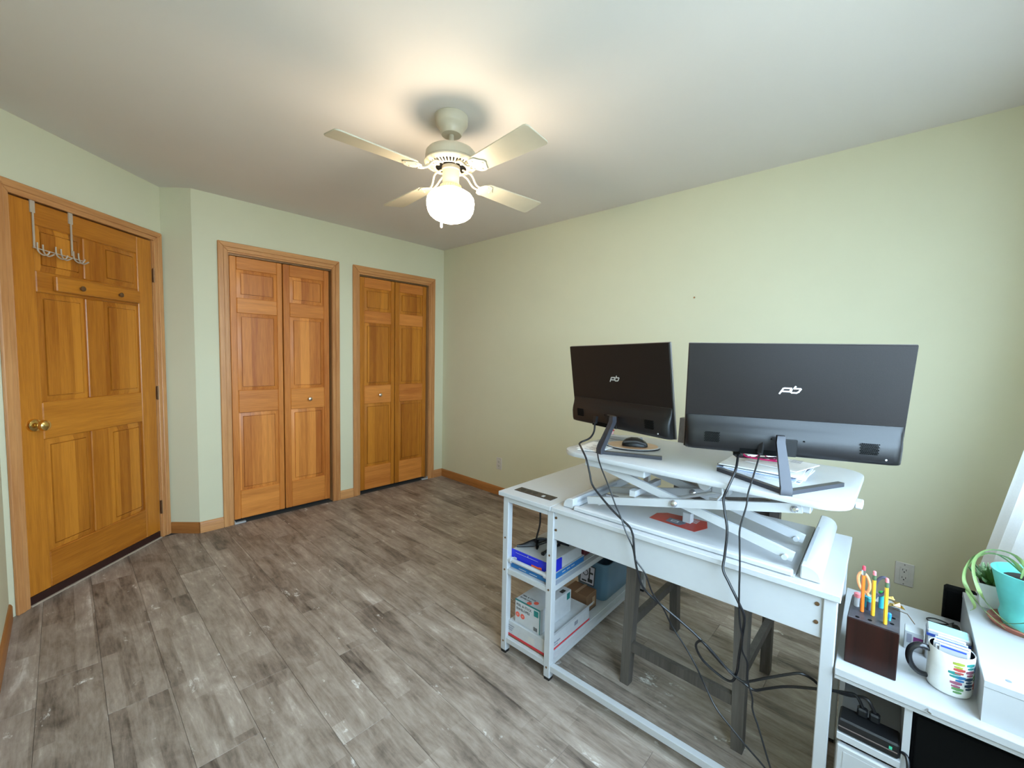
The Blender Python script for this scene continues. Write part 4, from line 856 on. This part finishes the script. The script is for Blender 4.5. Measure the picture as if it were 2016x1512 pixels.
pencil('yellow pencil nearest the mug in the dark block', 1.412, .001, .790, YELLOW, FERRG, ERASER, (0, .003))
t = thing('scissors', 'scissors with orange and grey loop handles in the dark block', 'scissors', (1.478, .034, bz))
sfa = lambda x, z, y=0: (1.478-.2*x*0, .034-x, bz+z)
for s_, m in ((-1, SCIS), (1, SCISG)):
    L_ = [(s_*.018+.012*math.cos(a)+.004*s_*math.sin(a), .066+.026*math.sin(a)) for a in [2*math.pi*i/20 for i in range(20)]]
    obj('handle', G().tube([(1.480+.004*s_, .032-x, bz+z) for x, z in L_], .0038, 8, closed=True).tube([(1.480+.004*s_, .032-s_*.012, bz+.044), (1.480, .032, bz+.014)], .004, 8), m, t)
obj('blade', G().box(1.477, 1.483, .026, .038, bz+.0005, bz+.016), STEEL, t)
def pen(label, x, y, zt, m, r=.0045, cap=None):
    t = thing('pen', label, 'pen', (x, y, bz))
    obj('barrel', G().lathe([(r, bz+.0005), (r, zt-.010)], (x, y, 0), 12), m, t); obj('cap', G().lathe([(r*1.2, zt-.012), (r*1.2, zt-.002), (r*.7, zt)], (x, y, 0), 12), cap or m, t)
pen('white pen stub at the left of the dark block', 1.462, .061, .708, CARDW, .006, ERASER)
pen('teal pen between the orange and yellow pencils', 1.476, .043, .702, TEALP, .005, TEALP)
pen('dark blue pen behind the middle yellow pencil', 1.462, .036, .706, PAPERK, .005, TEALP)
pen('green capped marker behind the yellow pencils', 1.500, .012, .716, TEALP, .006, GREEN)
pen('aqua pen beside the last yellow pencil', 1.44, -.006, .690, TEALP, .0035, SKYB)
t = thing('gold_wrapper', 'crumpled gold foil wrapper at the right corner of the dark block', 'wrapper', (1.515, -.012, bz))
random.seed(11); g = G()
for k in range(5):
    cx_, cy_, cz_ = 1.516+random.uniform(-.010, .012), -.010+random.uniform(-.014, .012), bz+.008+.005*k
    g.hull([[(cx_+random.uniform(-.014, .014), cy_+random.uniform(-.014, .014), cz_+random.uniform(-.006, .006)) for _ in range(3)] for __ in range(2)])
obj('foil', g, GOLD, t, smooth=False)
obj('stem', G().tube([(1.51, -.012, bz+.004), (1.49, -.040, bz+.010), (1.475, -.055, bz-.004)], .001, 6), HINGE, t)
# mug
MX, MY = 1.456, -.121
t = thing('mug', 'white mug with coloured print and a black handle, filled with packets, on the side unit', 'mug', (MX, MY, ST))
obj('body', G().lathe([(.032, ST+.0005), (.038, ST+.003), (.0405, ST+.012), (.0405, ST+.099), (.0395, ST+.101), (.0382, ST+.099)], (MX, MY, 0), 40, cap=False).lathe([(.0005, ST+.0006), (.030, ST+.0005)], (MX, MY, 0), 40), WPOT, t)
obj('inner_wall', G().lathe([(.0382, ST+.0995), (.0375, ST+.010), (.001, ST+.008)], (MX, MY, 0), 40, cap=False), MUGIN, t)
hd = Vector((-.25, .97, 0)).normalized()
hp = [Vector((MX, MY, ST+z))+hd*r_ for r_, z in ((.039, .086), (.058, .089), (.073, .076), (.076, .053), (.069, .032), (.055, .019), (.039, .017))]
obj('handle', G().tube(smooth_path(hp, 5), .0058, 10, flat=1.25), MUGIN, t)
g_ = {}
random.seed(5)
inks = [plain('mug_ink_%s' % n, c_, .4) for n, c_ in (('olive', (.30, .34, .05)), ('red', (.45, .07, .06)), ('blue', (.03, .16, .36)), ('teal', (.03, .24, .22)), ('mauve', (.32, .10, .16)), ('green', (.12, .28, .10)), ('navy', (.02, .05, .10)))]
spots = [(-2.92, .080, 0), (-2.86, .066, 1), (-3.06, .056, 3), (-2.80, .048, 2), (-2.95, .033, 4), (-2.85, .019, 5), (-2.30, .080, 3), (-2.30, .063, 4), (-2.32, .046, 6), (-2.30, .030, 6), (-1.80, .07, 2), (-1.80, .05, 5), (-1.80, .03, 1)]
for th0, zc, k in spots:
    g = G()
    for i in range(2):
        dth, dz = (.26, .0042) if i else (.19, .0030); zo = zc + (.0055 if i else -.0025)
        a_ = [th0+.06*zo/.1-dth+2*dth*q/8 for q in range(9)]
        for j in range(8):
            e_ = 1 - .35*abs((j-3.5)/3.5)
            g.hull([[(MX+rr*math.cos(a), MY+rr*math.sin(a), ST+zo+s_*dz*e_) for a in (a_[j], a_[j+1]) for s_ in (-1, 1)][0:1]*1 + [(MX+rr*math.cos(a_[j]), MY+rr*math.sin(a_[j]), ST+zo+dz*e_), (MX+rr*math.cos(a_[j+1]), MY+rr*math.sin(a_[j+1]), ST+zo+dz*e_), (MX+rr*math.cos(a_[j+1]), MY+rr*math.sin(a_[j+1]), ST+zo-dz*e_)] for rr in (.0402, .0408)])
    obj('printed_patch', g, inks[k], t)
for k, (dx, dy, a, m_) in enumerate(((-.012, .0, 15, PAPER), (-.004, .004, 8, CARDW), (.004, -.002, 12, PAPER), (.012, .003, 5, PAPERB), (.019, 0, 10, PAPER), (-.019, -.004, 18, CARDW))):
    p_ = thing('packet', ('thin white packet at the front of the mug', 'white packet second from the front in the mug', 'white packet in the middle of the mug', 'pale blue packet towards the back of the mug', 'white packet at the back of the mug', 'short white packet with a blue band nearest the mug rim')[k], 'packet', (MX+dx, MY+dy, ST+.010), 'packets in the mug')
    hw_ = math.sqrt(max(.0355**2-(abs(dx)+.003)**2, 0)) - .004; zt_ = ST+.104+.003*k-(.006 if k == 5 else 0)
    f_ = lambda x, y, z, dx=dx, dy=dy: (MX+dx+x, MY+dy*.3+y, z)
    obj('sachet', G().box(-.0022, .0022, -hw_, hw_, ST+.012, zt_, f_, bev=.0008), m_, p_)
    obj('sachet_band', G().box(-.0026, .0026, -hw_*.9, hw_*.9, zt_-.007, zt_-.003, f_), plain('blue_band', (.03, .08, .5), .5) if k in (5, 3) else GREYI, p_)
# small packs behind the mug
t = thing('tissue_pack', 'white and blue upright pack behind the mug, against the riser box', 'box', (1.585, -.125, ST))
obj('pack', G().box(1.560, 1.612, -.163, -.082, ST, ST+.083, bev=.003), CARDW, t); obj('blue_band', G().box(1.5585, 1.6135, -.1635, -.0815, ST+.066, ST+.073), plain('navy_band', (.02, .05, .25), .4), t)
obj('pale_panel', G().box(1.564, 1.608, -.158, -.087, ST+.0830, ST+.0834), plain('aqua_ink', (.35, .70, .80), .5), t)
t = thing('medicine_box', 'small white box with a purple patch between the pencil block and the mug', 'box', (1.60, -.058, ST))
obj('pack', G().box(1.575, 1.615, -.078, -.040, ST, ST+.052, bev=.001), CARDW, t); obj('purple_patch', G().box(1.5744, 1.5752, -.077, -.058, ST+.016, ST+.040), plain('plum_ink', (.16, .02, .12), .5), t)
obj('grey_print', G().box(1.5744, 1.5752, -.055, -.045, ST+.020, ST+.045), GREYI, t)
t = thing('cable_plug', 'small black plug with a looped cord at the back of the side unit', 'cable', (1.78, -.145, ST))
obj('plug', G().box(1.735, 1.785, -.160, -.138, ST, ST+.022, bev=.005), BLACK, t)
obj('cord', G().tube(smooth_path([(1.775, -.145, ST+.015), (1.80, -.135, ST+.010), (1.815, -.110, ST+.006), (1.80, -.092, ST+.006), (1.785, -.100, ST+.006), (1.790, -.130, ST+.008), (1.82, -.150, ST+.008)], 5), .002, 6), CABLE, t)
# riser box and plants
t = thing('riser_box', 'white open-ended riser box carrying the potted plants on the side unit', 'monitor riser', (1.61, -.32, ST))
RZ = .641
obj('riser_top', G().box(1.368, 1.862, -.470, -.166, RZ-.016, RZ, bev=.001), WHITE, t)
obj('riser_side', G().box(1.384, 1.860, -.182, -.167, ST, RZ-.016), WHITE, t); obj('riser_side', G().box(1.384, 1.860, -.468, -.453, ST, RZ-.016), WHITE, t)
obj('riser_front', G().box(1.369, 1.384, -.469, -.167, ST, RZ-.0165), WHITE, t)
obj('screw_cover', G().lathe([(.005, RZ-.0005), (.005, RZ+.0006)], (1.40, -.205, 0), 12), plain('screw_grey', (.20, .22, .26), .4), t)
t = thing('upright_box', 'dark narrow upright box standing just behind the white riser box', 'box', (1.885, -.16, 0))
obj('shell', G().box(1.8650, 1.905, -.20, -.128, .001, ST+.094, bev=.006), DARKBOX, t); obj('front_cloth', G().box(1.8630, 1.8652, -.195, -.133, ST+.002, ST+.088, bev=.002), MATTE, t)
def leafstrip(g, pts, wd, tap=.6):
    P = smooth_path(pts, 6); n = len(P); 
    for side in (0,):
        ring = []
        for i, p in enumerate(P):
            tt = (P[min(i+1, n-1)]-P[max(i-1, 0)]).normalized(); q = tt.cross(Vector((.55, .35, .75))).normalized()
            ww = wd*(1-(i/(n-1))**3*tap)
            nn = tt.cross(q).normalized()
            ring.append([tuple(p+q*ww), tuple(p+nn*ww*.35), tuple(p-q*ww), tuple(p-nn*ww*.15)])
        g.hull(ring)
    return g
t = thing('potted_plant', 'crackled turquoise pot with long looping pale green leaves on the riser box', 'potted plant', (1.720, -.292, RZ))
px, py = 1.715, -.270
obj('saucer', G().lathe([(.030, RZ), (.062, RZ), (.070, RZ+.012), (.067, RZ+.014), (.058, RZ+.005), (.010, RZ+.004)], (px, py, 0), 32), TERRA, t)
obj('pot', G().lathe([(.038, RZ+.005), (.042, RZ+.006), (.050, RZ+.030), (.047, RZ+.045), (.056, RZ+.085), (.068, RZ+.140), (.071, RZ+.148), (.066, RZ+.148), (.060, RZ+.130)], (px, py, 0), 36), TEALPOT, t)
obj('soil', G().lathe([(.061, RZ+.128), (.030, RZ+.133), (.004, RZ+.134)], (px, py, 0), 24), SOIL, t)
zc = RZ+.135
py -= .018
loops = [[(px-.01, py+.02, zc), (px+.0, py+.06, zc+.045), (px+.01, py+.115, zc+.030), (px+.0, py+.135, zc-.04), (px-.02, py+.105, zc-.095), (px-.06, py+.06, zc-.125)],
         [(px-.02, py+.01, zc), (px-.02, py+.05, zc+.060), (px-.01, py+.10, zc+.055), (px-.0, py+.120, zc+.0), (px-.03, py+.100, zc-.070), (px-.07, py+.05, zc-.110), (px-.09, py-.01, zc-.120)],
         [(px-.03, py-.01, zc), (px-.05, py+.02, zc+.055), (px-.075, py+.03, zc+.040), (px-.085, py+.03, zc-.03), (px-.08, py+.025, zc-.08), (px-.06, py+.07, zc-.115)],
         [(px+.0, py-.02, zc), (px-.02, py-.01, zc+.080), (px-.04, py+.02, zc+.085), (px-.05, py+.035, zc+.050), (px-.04, py+.04, zc+.01)],
         [(px, py+.02, zc), (px+.03, py+.08, zc+.04), (px+.04, py+.125, zc-.01), (px+.04, py+.13, zc-.07), (px+.0, py+.11, zc-.11), (px-.03, py+.12, zc-.115)],
         [(px-.02, py+.0, zc), (px-.05, py-.02, zc+.06), (px-.09, py-.03, zc+.05), (px-.11, py-.03, zc-.02), (px-.10, py+.0, zc-.09), (px-.095, py+.04, zc-.12)],
         [(px+.01, py-.02, zc), (px-.01, py-.05, zc+.05), (px-.03, py-.08, zc+.03), (px-.05, py-.09, zc-.03)]]
for k, L_ in enumerate(loops): obj('leaf', leafstrip(G(), L_, .0052), LEAFP if k % 3 != 2 else LEAF, t, angle=60)
t = thing('potted_plant', 'white square pot of spiky green succulent behind the turquoise pot', 'potted plant', (1.815, -.225, RZ))
sx, sy = 1.812, -.222
obj('pot', G().hull([[(sx+a*r_, sy+b_*r_, z) for a, b_ in ((-1, -1), (1, -1), (1, 1), (-1, 1))] for r_, z in ((.027, RZ), (.036, RZ+.070), (.032, RZ+.070), (.031, RZ+.062))]), WPOT, t)
obj('soil', G().box(sx-.030, sx+.030, sy-.030, sy+.030, RZ+.058, RZ+.064), SOIL, t)
random.seed(21)
for k in range(26):
    a = k*2.399; el = R(24+50*(1-k/26)) if k % 3 else R(70); L_ = random.uniform(.045, .062); d = Vector((math.cos(a)*math.cos(el), math.sin(a)*math.cos(el), math.sin(el)))
    b0 = Vector((sx, sy, RZ+.062)) + Vector((math.cos(a), math.sin(a), 0))*.010
    lf = obj('leaf', G().tube([b0, b0+d*L_*.4, b0+d*L_*.8, b0+d*L_+Vector((0, 0, .004))], [.005, .0062, .0040, .0008], 6), LEAF, t)
    if k % 2 == 0: obj('leaf_tip', G().tube([b0+d*L_*.72, b0+d*L_*.85, b0+d*L_*1.03+Vector((0, 0, .004))], [.0046, .0036, .0008], 6), LEAFW, lf)
# curtain
t = thing('curtain', 'white curtain hanging at the window beside the long green wall', 'curtain', (2.2, -.40, .02))
rings = []
nz_ = 22
for j in range(nz_+1):
    z = .02 + 2.22*j/nz_; k = max(0, (1.45-z)/1.45); r_ = []
    y0 = -.265 - .17*min(1.03, max(0, z-.52))
    for i in range(61):
        s = i/60; xx = 2.50 - .60*s
        if s < .1: r_.append((2.63 - 1.3*s, -.485 + (y0+.485)*(s/.1), z))  # unseen return edge, added to block window light spilling past
        else: r_.append((2.50 - .64*(s-.1), y0 - .03*s + .014*math.sin((s-.1)*30), z))
    rings.append(r_)
t_ = bmesh.new(); vv = [[t_.verts.new(p) for p in r_] for r_ in rings]
for j in range(nz_):
    for i in range(60): t_.faces.new((vv[j][i], vv[j][i+1], vv[j+1][i+1], vv[j+1][i]))
g = G(); g._add(t_, None)
obj('drape', g, CLOTH, t, angle=180)
obj('curtain_rod', G().cyl((.60, -.452, 2.25), (2.80, -.452, 2.25), .010, 12), WMETAL, t)
